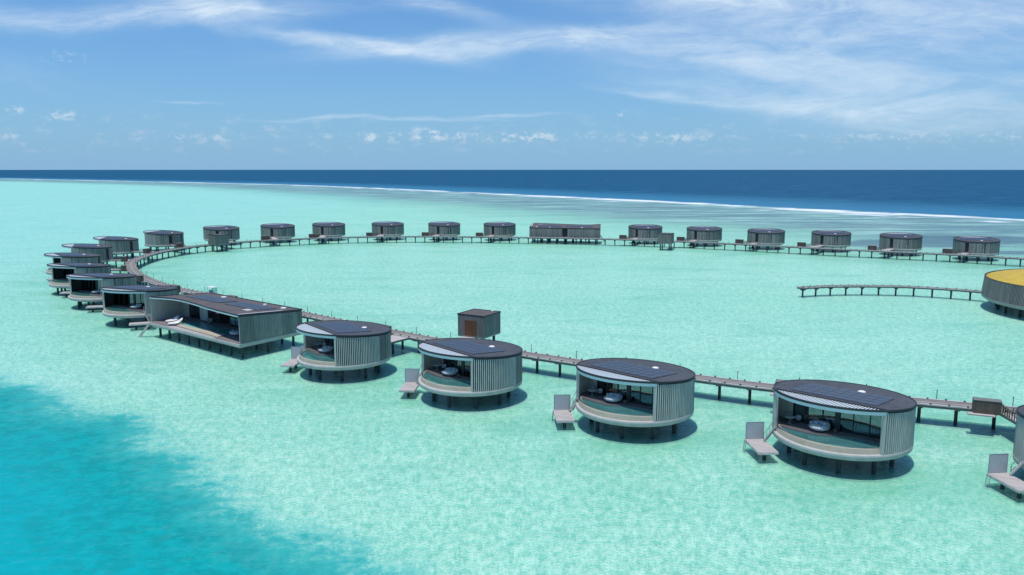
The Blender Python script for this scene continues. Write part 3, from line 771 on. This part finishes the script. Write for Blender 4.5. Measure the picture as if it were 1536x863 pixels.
def make_jetty(path, width, z, label, cat, small=False, posts=True):
    root = empty('timber_walkway'); pts = path; n = len(pts)
    nor = []
    for i in range(n):
        a = pts[max(0,i-1)]; b = pts[min(n-1,i+1)]; d = (b-a).normalized(); nor.append(Vector((-d.y,d.x)))
    w = width/2
    def ribbon(m, o0, o1, z0, z1):
        V = []
        for p, q_ in zip(pts, nor):
            for o, zz in ((o0,z0),(o1,z0),(o1,z1),(o0,z1)): V.append((p.x+q_.x*o, p.y+q_.y*o, zz))
        F = [(0,1,2,3)[::-1]]
        for i in range(n-1):
            a = i*4; b = a+4
            for k in range(4): F.append((a+k, a+(k+1)%4, b+(k+1)%4, b+k)[::-1])
        F.append(((n-1)*4,(n-1)*4+1,(n-1)*4+2,(n-1)*4+3)); m.add(V, F)
    m = MB(); ribbon(m, -w, w, z-.08, z); m.build('deck', M['jetty'], root)
    m = MB(); ribbon(m, -w-.06, -w+.22, z-.02, z+.13); ribbon(m, w-.22, w+.06, z-.02, z+.13)
    if not small: ribbon(m, -.06, .06, z-.02, z+.025)
    m.build('kerb', M['jetty_edge'], root)
    m = MB(); ribbon(m, -w-.02, -w+.2, z-.32, z-.085); ribbon(m, w-.2, w+.02, z-.32, z-.085); ribbon(m, -.12, .12, z-.30, z-.09); m.build('beams', M['beam'], root)
    ki = sorted([(pts[i].length, i, s_) for i in range(0, n, 2) for s_ in (-1,1)]); restb = MB()
    for k, (_, i, s_) in enumerate(ki):
        mb = MB() if k < 99 else restb; c = pts[i]+nor[i]*s_*(w-.08)
        mb.box((c.x,c.y,z+.19),(.24,.2,.12), math.atan2(nor[i].y,nor[i].x))
        if k < 99: mb.build('kerb_block', M['blocks'], root)
    if len(ki) > 99: restb.build('far_kerb_blocks', M['blocks'], root)['kind'] = 'stuff'
    # one pier every 4 m: hammerhead on a round column; the 99 nearest are parts of their own
    idx = list(range(1, n, 4)); idx.sort(key=lambda i: pts[i].length)
    rest = MB()
    for k, i in enumerate(idx):
        p, q_ = pts[i], nor[i]; mb = rest if k >= 99 else MB(); a = math.atan2(q_.y,q_.x)
        t = Vector((-q_.y,q_.x)); hw = w-.1
        V = []
        for dd in (-.22,.22):
            for o, zz in ((-hw,z-.32),(hw,z-.32),(hw,z-.45),(.30,z-.72),(-.30,z-.72),(-hw,z-.45)):
                V.append((p.x+q_.x*o+t.x*dd, p.y+q_.y*o+t.y*dd, zz))
        mb.add(V, [(0,1,2,3,4,5),(6,7,8,9,10,11)[::-1]]+[(j,6+j,6+(j+1)%6,(j+1)%6) for j in range(6)])
        mb.cyl(p.x,p.y,-1.05,z-.7,.20,.20,12)
        if k < 99: mb.build('pier', M['pile'], root)
    if len(idx) > 99:
        o = rest.build('far_piers', M['pile'], root); o['kind'] = 'stuff'
    tag(root, label, cat)
    return root, pts, nor

JP = catmull(PATH, 1.0)
JZ = 2.5
jet, JP, JN = make_jetty(JP, 2.7, JZ, 'long grey timber walkway on piers curving past all the villas', 'walkway')
def jnear(x, y):
    i = min(range(len(JP)), key=lambda k: (JP[k]-Vector((x,y))).length_squared); return JP[i], JN[i]
P2 = catmull([(69.5,190.6),(71.6,191.9),(77,193.4),(82,194.0),(87,194.1),(92,193.6),(96.3,192.8),(100,191.2),(104,189.0),(107.8,186.4),(111,183.8)], 1.0)
make_jetty(P2, 1.9, 2.3, 'short free ending jetty curving out from the yellow roofed pavilion', 'jetty', small=True)
# lamp posts along the inner edge of the walkway
proto = None; cnt = 0
def side_of(i):   # inner side of the ring
    c = Vector((20,220)); return 1 if (c-JP[i]).dot(JN[i]) > 0 else -1
lamp_pts = []
for i in range(3, len(JP), 8):
    p = JP[i]+JN[i]*side_of(i)*1.42; lamp_pts.append((p.x,p.y,i))
lamps = []
for x, y, i in lamp_pts:
    if proto is None:
        o = empty('walkway_lamp'); m = MB(); m.cyl(0,0,0,1.05,.045,.04,8); m.build('post', M['black'], o)
        h = MB(); h.cyl(0,0,1.05,1.15,.07,.07,8); h.build('lamp_head', M['black'], o); proto = o
    else: o = tree(proto)
    o.location = (x,y,JZ+.12)
    tag(o, 'thin dark lamp post on the inner kerb of the long walkway', 'lamp post', 'lamp posts along the inner kerb of the long walkway')

# ---- villas
ORD = ['first','second','third','fourth','fifth','sixth','seventh','eighth','ninth','tenth']
def place(o, x, y, a, z=0): o.location = (x,y,z); o.rotation_euler = (0,0,R_(a))
def fromlocal(x, y, a, lx, ly):
    c, s = math.cos(R_(a)), math.sin(R_(a)); return (x+c*lx-s*ly, y+s*lx+c*ly)
nearlab = ['cut off by the right picture edge', 'farthest right of the whole near ones', 'second from right of the whole near ones', 'before the cube hut with reddish door', 'directly right of the near long villa']
nshort = nearlab
leftlab = ['first behind the near long villa', 'second behind the near long villa', 'third behind the near long villa', 'fourth behind the near long villa', 'fifth behind the near long villa', 'sixth behind the near long villa', 'seventh behind, where the far row begins']
farlab = ['behind the pale box hut', 'first right of the pale box hut', 'second right of the pale box hut', 'third left of the far long villa', 'second left of the far long villa', 'directly left of the far long villa',
          'between far long villa and grey hut', 'directly right of the small grey hut', 'second right of the small grey hut', 'third right of the small grey hut', 'fourth right of the small grey hut', 'far right end of the far row']
MIR[0] = 1
vp = make_villa(True); plp = make_platform()
MIR[0] = -1
vl = make_villa(True); pll = make_platform()
MIR[0] = 1
vp_used = vl_used = False
platl = []
for k, (x, y, a) in enumerate(NEAR):
    o = vp if k == 0 else tree(vp); place(o, x, y, a)
    tag(o, 'round timber villa on stilts, '+nearlab[k], 'villa', 'round villas along the walkway')
    p = plp if k == 0 else tree(plp); place(p, x, y, a)
    tag(p, 'low swim platform with grey screen, round villa '+nshort[k], 'platform', 'swim platforms beside the round villas')
for k, (x, y, a) in enumerate(LEFT+FAR):
    o = vl if k == 0 else tree(vl); place(o, x, y, a)
    lab = leftlab[k] if k < 7 else farlab[k-7]
    tag(o, 'round timber villa on stilts, '+lab, 'villa', 'round villas along the walkway')
    if k < 5:
        p = pll if k == 0 else tree(pll); place(p, x, y, a)
        tag(p, 'low swim platform, round villa '+lab, 'platform', 'swim platforms beside the round villas')
# ---- furniture on the decks
dp = make_daybed(); tp = make_table(); cp = make_chair(); sp_ = make_side(); used = set()
def inst(pr, x, y, a, z, label, cat, group=None):
    o = pr if pr.name not in used else tree(pr); used.add(pr.name); place(o, x, y, a, z); tag(o, label, cat, group); return o
fur = [(NEAR[k], 1, nshort[k]) for k in range(1,5)]+[(LEFT[k], -1, leftlab[k]) for k in range(0,3)]
for (x, y, a), s, lab in fur:
    q_ = fromlocal(x,y,a,-1.35*s,-2.45); inst(dp, *q_, a+20*s, 3.185, 'pale round daybed, round villa '+lab, 'daybed', 'daybeds on the pool decks')
    q_ = fromlocal(x,y,a,.25*s,-2.2); inst(sp_, *q_, a, 3.185, 'brown side table by daybed, round villa '+lab, 'side table', 'side tables on the pool decks')
    q_ = fromlocal(x,y,a,-4.7*s,-2.2); inst(tp, *q_, a, 3.185, 'round grey deck table, round villa '+lab, 'table', 'tables on the pool decks')
    for j, (cx, cy, r) in enumerate(((-5.3,-1.55,-45),(-4.0,-1.55,45))):
        q_ = fromlocal(x,y,a,cx*s,cy)
        inst(cp, *q_, a+r*s, 3.185, 'chair on '+('wall' if j==0 else 'pool')+' side of table, round villa '+lab, 'chair', 'chairs on the pool decks')
# ---- entrance bridges, stores, bicycles
bst = make_store(); bic = make_rack()
alls = [(v, 1, nearlab[k]) for k, v in enumerate(NEAR)]+[(v, -1, (leftlab+farlab)[k]) for k, v in enumerate(LEFT+FAR)]
for k, ((x, y, a), s, lab) in enumerate(alls):
    w0 = fromlocal(x,y,a,*[q_*(1 if i else s) for i, q_ in enumerate(pol(-139,6.9))]); w1 = fromlocal(x,y,a,*[q_*(1 if i else s) for i, q_ in enumerate(pol(-154,6.9))])
    mid = Vector(((w0[0]+w1[0])/2,(w0[1]+w1[1])/2)); P, Nn = jnear(mid.x+ (mid.x-x)*.5, mid.y+(mid.y-y)*.5)
    sgn = 1 if (mid-P).dot(Nn) > 0 else -1
    T = Vector((-Nn.y,Nn.x)); A0, A1 = Vector(w0), Vector(w1)
    if (A1-A0).dot(T) < 0: T = -T
    E0 = P+Nn*sgn*1.5-T*2.9; E1 = P+Nn*sgn*1.5+T*1.3
    o = MB(); poly = [A0, E0, E1, A1]
    ar = sum(poly[i].x*poly[(i+1)%4].y-poly[(i+1)%4].x*poly[i].y for i in range(4))
    if ar < 0: poly = poly[::-1]
    root = empty('entrance_bridge', (P.x,P.y,0)); loc = [(p.x-P.x,p.y-P.y) for p in poly]
    o.prism(loc, 2.42, 2.52); o.build('deck', M['deck_pale'], root)
    ed = MB(); 
    for u, v_ in ((A0,E0),(A1,E1)):
        ed.bar((u.x-P.x,u.y-P.y,2.42),(v_.x-P.x,v_.y-P.y,2.42),.14,.30)
    ed.build('edge_beam', M['beam'], root)
    fe = MB(); F0 = E0+(A0-E0)*.05; F1 = E0+(A0-E0)*.72; nf = 14
    for i in range(nf+1):
        c = F0.lerp(F1,i/nf); fe.box((c.x-P.x,c.y-P.y,3.0),(.09,.09,.95))
    fe.bar((F0.x-P.x,F0.y-P.y,3.5),(F1.x-P.x,F1.y-P.y,3.5),.1,.07); fe.build('slat_fence', M['brown'], root)
    for t_ in (.35,.75):
        c = (A0.lerp(E0,t_)+A1.lerp(E1,t_))/2; pl = MB(); pl.cyl(c.x-P.x,c.y-P.y,-1.05,2.4,.2,.2,10); pl.build('pile', M['pile'], root)
    tag(root, 'pale entrance bridge, round villa '+lab, 'bridge', 'entrance bridges to the villas')
    # brown slatted store beside the walkway
    sp0 = E0-T*1.3+Nn*sgn*.85
    inst(bst, sp0.x, sp0.y, math.degrees(math.atan2(T.y,T.x)), 2.42, 'brown slatted store box, round villa '+lab, 'store box', 'slatted store boxes beside the walkway')
    if k not in (1,2,3,4):
        for j in range(2):
            c = E0+T*(.7+.7*j)+Nn*sgn*(1.0+.3*j)
            inst(bic, c.x, c.y, math.degrees(math.atan2(Nn.y,Nn.x))+12, 2.53, ('left' if j==0 else 'right')+' bicycle at entrance, round villa '+lab, 'bicycle', 'bicycles on the entrance decks')

# ---- long villas
lv = make_long(); place(lv, -43.9, 126.1, 140.5)
tag(lv, 'long grey timber villa with brown roof and open pool deck, nearest the left', 'villa', 'long villas')
lv2 = tree(lv); place(lv2, 9.0, 348.6, -13.0); tag(lv2, 'long grey timber villa in the middle of the far row', 'villa', 'long villas')
def lw(u, v, rot=140.5, D=(-43.9,126.1)):
    p = LP(u,v); c, s = math.cos(R_(rot)), math.sin(R_(rot)); return (D[0]+c*p[0]-s*p[1], D[1]+s*p[0]+c*p[1])
lg = make_lounger()
inst(lg, *lw(25.6,2.4), 60, 2.79, 'white shell lounger nearest the left wall on the long villa deck', 'lounger', 'white loungers on the long villa deck')
inst(lg, *lw(23.0,1.5), 40, 2.79, 'white shell lounger at the pool end on the long villa deck', 'lounger', 'white loungers on the long villa deck')
inst(dp, *lw(5.9,3.4), 150, 2.79, 'round pale daybed on the long villa deck by the right end of the pool', 'daybed', 'daybeds on the pool decks')
inst(tp, *lw(19.5,6.4), 0, 2.79, 'round grey table before the glass front of the long villa', 'table', 'tables on the pool decks')
for j,(u,v) in enumerate(((18.6,6.3),(20.4,6.3))): inst(cp, *lw(u,v), 60+120*j, 2.79, ('grey chair right' if j==0 else 'grey chair left')+' of the round table on the long villa deck', 'chair', 'chairs on the pool decks')
# its entrance decks
for (rot, D, lab) in ((140.5,(-43.9,126.1),'near'),(-13.0,(9.0,348.6),'far')):
    a_ = lw(13.2,VL+.1,rot,D); b_ = lw(16.8,VL+.1,rot,D); c_ = lw(17.6,VL+9,rot,D); P, Nn = jnear(*c_)
    T = Vector((-Nn.y,Nn.x)); A0, A1 = Vector(a_), Vector(b_)
    if (A1-A0).dot(T) < 0: T = -T
    mid = (A0+A1)/2; sgn = 1 if (mid-P).dot(Nn) > 0 else -1; P,_ = jnear(mid.x,mid.y)
    E0, E1 = P+Nn*sgn*1.5-T*2.2, P+Nn*sgn*1.5+T*2.2; poly = [A0,E0,E1,A1]
    ar = sum(poly[i].x*poly[(i+1)%4].y-poly[(i+1)%4].x*poly[i].y for i in range(4))
    if ar < 0: poly = poly[::-1]
    root = empty('entrance_bridge', (P.x,P.y,0)); o = MB(); o.prism([(p.x-P.x,p.y-P.y) for p in poly], 2.42, 2.52); o.build('deck', M['deck_pale'], root)
    pl = MB(); c = (E0+E1+A0+A1)/4; pl.cyl(c.x-P.x,c.y-P.y,-1.05,2.4,.22,.22,10); pl.build('pile', M['pile'], root)
    tag(root, 'pale deck bridging from the walkway to the '+lab+' long villa', 'bridge', 'entrance bridges to the villas')
# ---- huts
h1 = make_hut(5.2,5.2,2.75,6.3); place(h1, -5.6,134.6,-30); tag(h1, 'cube shaped timber hut with reddish door, inside the bend behind a round villa', 'hut', 'cube huts by the walkway')
h2 = make_hut(5.3,5.3,2.75,6.3,False); place(h2, -110.3,300.4,47); tag(h2, 'pale box hut on stilts at the left end of the far row', 'hut', 'cube huts by the walkway')
h3 = make_hut(5.0,5.0,2.75,6.3,False); place(h3, 58.9,305.6,-23); tag(h3, 'small grey box hut on stilts right of the far long villa', 'hut', 'cube huts by the walkway')
for (x,y,rz_,w_,lab) in ((-5.6,134.6,-30,5.2,'the cube hut with the reddish door'),(-110.3,300.4,47,5.3,'the pale box hut of the far row'),(58.9,305.6,-23,5.0,'the small grey hut of the far row')):
    P, Nn = jnear(x,y); d = Vector((x,y))-P; dn = d.normalized(); a = P+dn*1.45; b = P+dn*(d.length-w_/2-.05); c = (a+b)/2
    root = empty('hut_landing', (c.x,c.y,0)); m = MB(); m.box((0,0,2.47),((b-a).length,2.6,.12), 0); m.build('deck', M['deck_pale'], root); m = MB(); m.box((0,1.25,2.35),((b-a).length,.12,.25)); m.box((0,-1.25,2.35),((b-a).length,.12,.25)); m.build('edge_beam', M['beam'], root)
    root.rotation_euler = (0,0,math.atan2(dn.y,dn.x)); tag(root, 'short landing joining the walkway to '+lab, 'landing', 'landings of the huts')
# ---- pavilion with the yellow roof
pv = empty('round_pavilion'); pv.location = (126.0,167.0,0)
RP = 23.0
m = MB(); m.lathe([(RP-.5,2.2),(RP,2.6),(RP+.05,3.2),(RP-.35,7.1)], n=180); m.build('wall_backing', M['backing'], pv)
m = MB()
for i in range(420):
    a = i*360/420; ca = R_(a); tx, ty = math.cos(ca), math.sin(ca); p0 = pol(a, RP+.09); p1 = pol(a, RP-.28)
    A = Vector((p0[0],p0[1],2.9)); B = Vector((p1[0],p1[1],7.08)); d = B-A
    m.obox((A+B)/2, d/2, (tx*.10,ty*.10,0), (ty*.07,-tx*.07,0))
m.build('battens', M['hutwall'], pv)
m = MB(); m.lathe([(0,2.0),(RP-1.6,2.0),(RP-.5,2.12),(RP+.12,2.6),(RP+.12,2.92),(RP-.1,2.93)], n=180); m.build('base', M['concrete_dk'], pv, True)
m = MB(); m.lathe([(0.001,9.0),(5,8.85),(10,8.45),(15,7.9),(19,7.5),(RP-1.2,7.15),(RP-.5,6.95),(RP-.45,6.85)], n=180)
ry = m.build('roof', M['yellow'], pv, True)
m = MB(); m.lathe([(RP-.45,6.8),(RP-.45,7.10),(RP-.20,7.12),(RP-.20,6.8)], n=180); m.build('rim', M['rim'], ry)
for r_, n_ in ((RP-3,26),(RP-9,14)):
    for i in range(n_):
        p = MB(); x, y = pol(360*i/n_, r_); p.cyl(x,y,-1.05,2.05,.28,.28,10); p.build('pile', M['pile'], pv)
tag(pv, 'large round pavilion with ochre yellow roof at the right edge', 'pavilion')
# ---- buggy
bg = empty('golf_buggy'); P, Nn = jnear(-67.6,176.4); bg.location = (P.x,P.y,JZ+.01); bg.rotation_euler = (0,0,math.atan2(Nn.x,-Nn.y))
def prt(nm, f_, mat, par=bg, sm=False): m = MB(); f_(m); return m.build(nm, mat, par, sm)
prt('body', lambda m: (m.box((0,0,.42),(2.5,1.15,.28)), m.box((.98,0,.68),(.5,1.05,.35)), m.box((-.45,0,.65),(.9,1.1,.25))), M['white'])
prt('canopy', lambda m: (m.box((0,0,2.0),(2.3,1.35,.07)), m.box((0,0,2.05),(2.0,1.1,.06))), M['white'])
for sx in (-1,1):
    for sy in (-1,1):
        prt('post', lambda m: m.bar((sx*.95,sy*.55,.55),(sx*1.0,sy*.6,1.97),.05), M['metal'])
        w = prt('wheel', lambda m: m.lathe([(.0,-.09),(.2,-.09),(.24,-.06),(.24,.06),(.2,.09),(0,.09)], n=18), M['rubber']); w.rotation_euler = (math.pi/2,0,0); w.location = (sx*.85,sy*.56,.24)
prt('seat', lambda m: (m.box((-.35,0,.83),(.5,1.0,.12)), m.box((-.62,0,1.08),(.12,1.0,.42))), M['cushion'])
prt('windscreen', lambda m: m.bar((1.05,0,.85),(.98,0,1.9),1.05,.02), M['glass'])
tag(bg, 'white roofed golf buggy on the walkway behind the long villa', 'golf buggy')

# ------------------------------------------------------------------ sky, sun, camera
SKYT = (.66,1.12,1.56)
EL, AZ = 80.0, 215.0      # sun direction: elevation, azimuth clockwise from +Y
w = bpy.data.worlds.new('World'); S.world = w; w.use_nodes = True; nt = w.node_tree; nt.nodes.clear(); q = N(nt)
sky = q.n('ShaderNodeTexSky', sky_type='NISHITA', sun_disc=False)
sky.sun_elevation = R_(EL); sky.sun_rotation = R_(AZ); sky.altitude = 0; sky.air_density = 1.0; sky.dust_density = .6; sky.ozone_density = 3.0
D = q.n('ShaderNodeNewGeometry').outputs['Incoming']
D = q.n('ShaderNodeVectorMath', {0:D,3:-1.0}, operation='SCALE').outputs[0]
sp = q.n('ShaderNodeSeparateXYZ', {0:D}); dy = q.math('ADD', q.math('ABSOLUTE', sp.outputs[1]), .05)
X = q.math('DIVIDE', sp.outputs[0], dy); Z = q.math('DIVIDE', sp.outputs[2], dy)
XZ = q.n('ShaderNodeCombineXYZ', {0:X,1:Z,2:0.}).outputs[0]
def px(u, v): return ((u-768)/1185., (254-v)/1185.)
def streak(u0, v0, u1, v1, wid, soft=1.0):
    """soft band between two sky points, tapering at both ends"""
    (a,b),(c,d) = px(u0,v0), px(u1,v1); L = math.hypot(c-a,d-b); cx, cy = (a+c)/2,(b+d)/2; e = ((c-a)/L,(d-b)/L)
    mp = q.n('ShaderNodeMapping', {'Vector':WV,'Location':(cx,cy,0),'Rotation':(0,0,math.atan2(e[1],e[0])),'Scale':(L*.62,wid/1185.,1)}, vector_type='TEXTURE').outputs[0]
    ln = q.n('ShaderNodeVectorMath', {0:mp}, operation='LENGTH').outputs['Value']
    return q.math('EXPONENT', q.math('MULTIPLY', q.math('POWER', ln, 2.4), -1.))
wn = q.n('ShaderNodeTexNoise', {'Vector':q.mapping(XZ,(2.2,5,1)),'Scale':1.4,'Detail':5.,'Roughness':.6})
wc = q.n('ShaderNodeSeparateXYZ', {0:wn.outputs['Color']})
WX = q.math('ADD', X, q.math('MULTIPLY', q.math('SUBTRACT', wc.outputs[0], .5), .10)); WZ = q.math('ADD', Z, q.math('MULTIPLY', q.math('SUBTRACT', wc.outputs[1], .5), .045))
WV = q.n('ShaderNodeCombineXYZ', {0:WX,1:WZ,2:0.}).outputs[0]
cov = None
STR = [(-80,20,110,52,16,.55),(140,58,470,40,13,.85),(250,4,440,60,20,.38),(300,20,380,70,14,.30),(430,74,640,100,10,.75),(580,98,900,76,13,.95),(860,85,1120,105,24,.65),(960,20,1320,90,46,.62),(980,140,1300,185,14,.55),(920,145,1060,160,4,.6),(1080,120,1420,165,34,.58),
       (1280,70,1600,60,50,.42),(1180,20,1500,50,30,.35),(1450,132,1600,138,12,.65),(840,2,1200,20,28,.60),(560,10,760,60,14,.30),(620,25,720,45,8,.3),(480,184,700,184,2.5,.50),(690,180,810,177,2.5,.45),(290,158,370,161,2,.30),(1180,178,1580,190,26,.30),(60,2,360,30,16,.30)]
for u0,v0,u1,v1,wd,st_ in STR:
    g = q.math('MULTIPLY', streak(u0,v0,u1,v1,wd), st_); cov = g if cov is None else q.math('ADD', cov, g)
wv = WV
fil = q.noise(q.mapping(wv,(3.5,16,1),rot=(0,0,R_(9))), 1.6, 8, .68, 1.2)
fil2 = q.noise(q.mapping(wv,(7,30,1),rot=(0,0,R_(-24))), 2.4, 6, .7, .6)
tex = q.math('ADD', q.math('MULTIPLY_ADD', q.ramp(fil,.25,.75), .62, .13), q.math('MULTIPLY', q.ramp(fil2,.3,.75), .25))
cir = q.math('MULTIPLY', q.math('MULTIPLY', cov, 1.15), tex, clamp=True)
# faint veil over all the upper sky
veil = q.math('MULTIPLY', q.math('MULTIPLY', q.ramp(q.noise(q.mapping(wv,(1.5,6,1)), 1.5, 6, .65, .8), .50,.85), .22), q.ramp(Z, .03,.10))
cir = q.math('MAXIMUM', cir, veil)
# small fair-weather cumulus low over the sea
def blob(u, v, ru, rv, st_):
    a,b = px(u,v)
    mp = q.n('ShaderNodeMapping', {'Vector':XZ,'Location':(a,b,0),'Scale':(ru/1185.,rv/1185.,1)}, vector_type='TEXTURE').outputs[0]
    ln = q.n('ShaderNodeVectorMath', {0:mp}, operation='DOT_PRODUCT'); q.nt.links.new(mp, ln.inputs[1])
    return q.math('MULTIPLY', q.math('EXPONENT', q.math('MULTIPLY', ln.outputs['Value'], -.6)), st_)
# a row of puffs along the horizon: strength along the row from one ramp
rampn = q.n('ShaderNodeValToRGB', {0:q.math('MULTIPLY_ADD', X, .5, .5)}); cr = rampn.color_ramp
for e_ in list(cr.elements)[1:]: cr.elements.remove(e_)
cr.elements[0].position = 0; cr.elements[0].color = (0,0,0,1)
for u, st_ in ((20,.0),(30,.5),(45,.1),(80,.6),(100,.1),(125,.35),(150,.1),(258,.4),(285,.2),(310,.6),(330,.35),(366,.6),(400,.3),(440,.4),(470,.1),(508,.5),(530,.2),(570,.8),(590,.4),(607,.9),(625,.3),(651,1.),(672,.5),(690,.9),(715,.6),(748,.65),(794,.85),(850,.4),(1000,.6),(1100,.3),(1258,.5)):
    e_ = cr.elements.new(.5+.5*px(u,0)[0]); e_.color = (st_,st_,st_,1)
rowz = q.math('EXPONENT', q.math('MULTIPLY', q.math('POWER', q.math('DIVIDE', q.math('SUBTRACT', Z, .0375), .0062), 2.), -.6))
cm = q.math('MULTIPLY', rampn.outputs[0], rowz)
for b_ in ((651,202,15,6,1.),(925,178,13,5,.6),(148,181,22,7,.8),(88,173,14,6,.7),(160,103,30,11,.5)): cm = q.math('MAXIMUM', cm, blob(*b_))
cn = q.noise(q.mapping(XZ,(1,1.6,1)), 75., 5, .65, .3)
cum = q.math('MULTIPLY', q.ramp(q.math('MULTIPLY', cm, q.ramp(cn,.36,.66)), .12,.85), .55)
bandm = q.math('MULTIPLY', q.ramp(Z,.012,.03), q.math('SUBTRACT', 1., q.ramp(Z,.045,.08)))
sc_ = q.math('MULTIPLY', q.math('MULTIPLY', q.ramp(q.noise(q.mapping(XZ,(1,2,1)), 38., 5, .65), .52,.72), bandm), .22)
tint = q.mix(1.0, sky.outputs[0], SKYT, 'MULTIPLY')
HZ = (3.2,5.9,9.2)
haze = q.mix(q.math('MULTIPLY', q.math('EXPONENT', q.math('MULTIPLY', q.math('ABSOLUTE', Z), -9.)), .80), tint, HZ)
zen = q.mix(q.ramp(Z,-.02,.35), (1.0,1.0,1.0), (1.0,1.0,1.0))
c = q.mix(cir, haze, (8.0,9.7,11.4)); c = q.mix(sc_, c, (8.2,9.0,9.8)); c = q.mix(cum, c, (10.2,10.8,11.4))
bgd = q.n('ShaderNodeBackground', {'Color':c,'Strength':.078}); wo = q.n('ShaderNodeOutputWorld'); nt.links.new(bgd.outputs[0], wo.inputs[0])
sl = bpy.data.lights.new('sun', 'SUN'); sl.energy = 3.4; sl.angle = R_(.53); sl.color = (1,.96,.90)
so = bpy.data.objects.new('sun', sl); COL.objects.link(so)
sd = Vector((math.sin(R_(AZ))*math.cos(R_(EL)), math.cos(R_(AZ))*math.cos(R_(EL)), math.sin(R_(EL))))
so.rotation_euler = sd.to_track_quat('Z','Y').to_euler(); so.location = (0,0,200)
cd = bpy.data.cameras.new('camera'); cam = bpy.data.objects.new('camera', cd); COL.objects.link(cam); S.camera = cam
cd.sensor_width = 36; cd.lens = 1200/1536*36; cd.clip_start = .5; cd.clip_end = 150000
cam.location = (0,0,30.55); cam.rotation_euler = (R_(90)-math.atan(177.2/1200), 0, 0)
S.view_settings.view_transform = 'Standard'; S.view_settings.look = 'None'; S.view_settings.exposure = 0.10; S.view_settings.gamma = 1
S.render.engine = 'CYCLES'
S.cycles.transparent_max_bounces = 10; S.cycles.max_bounces = 5; S.cycles.diffuse_bounces = 2; S.cycles.glossy_bounces = 2
w.cycles.sampling_method = 'MANUAL'; w.cycles.sample_map_resolution = 256
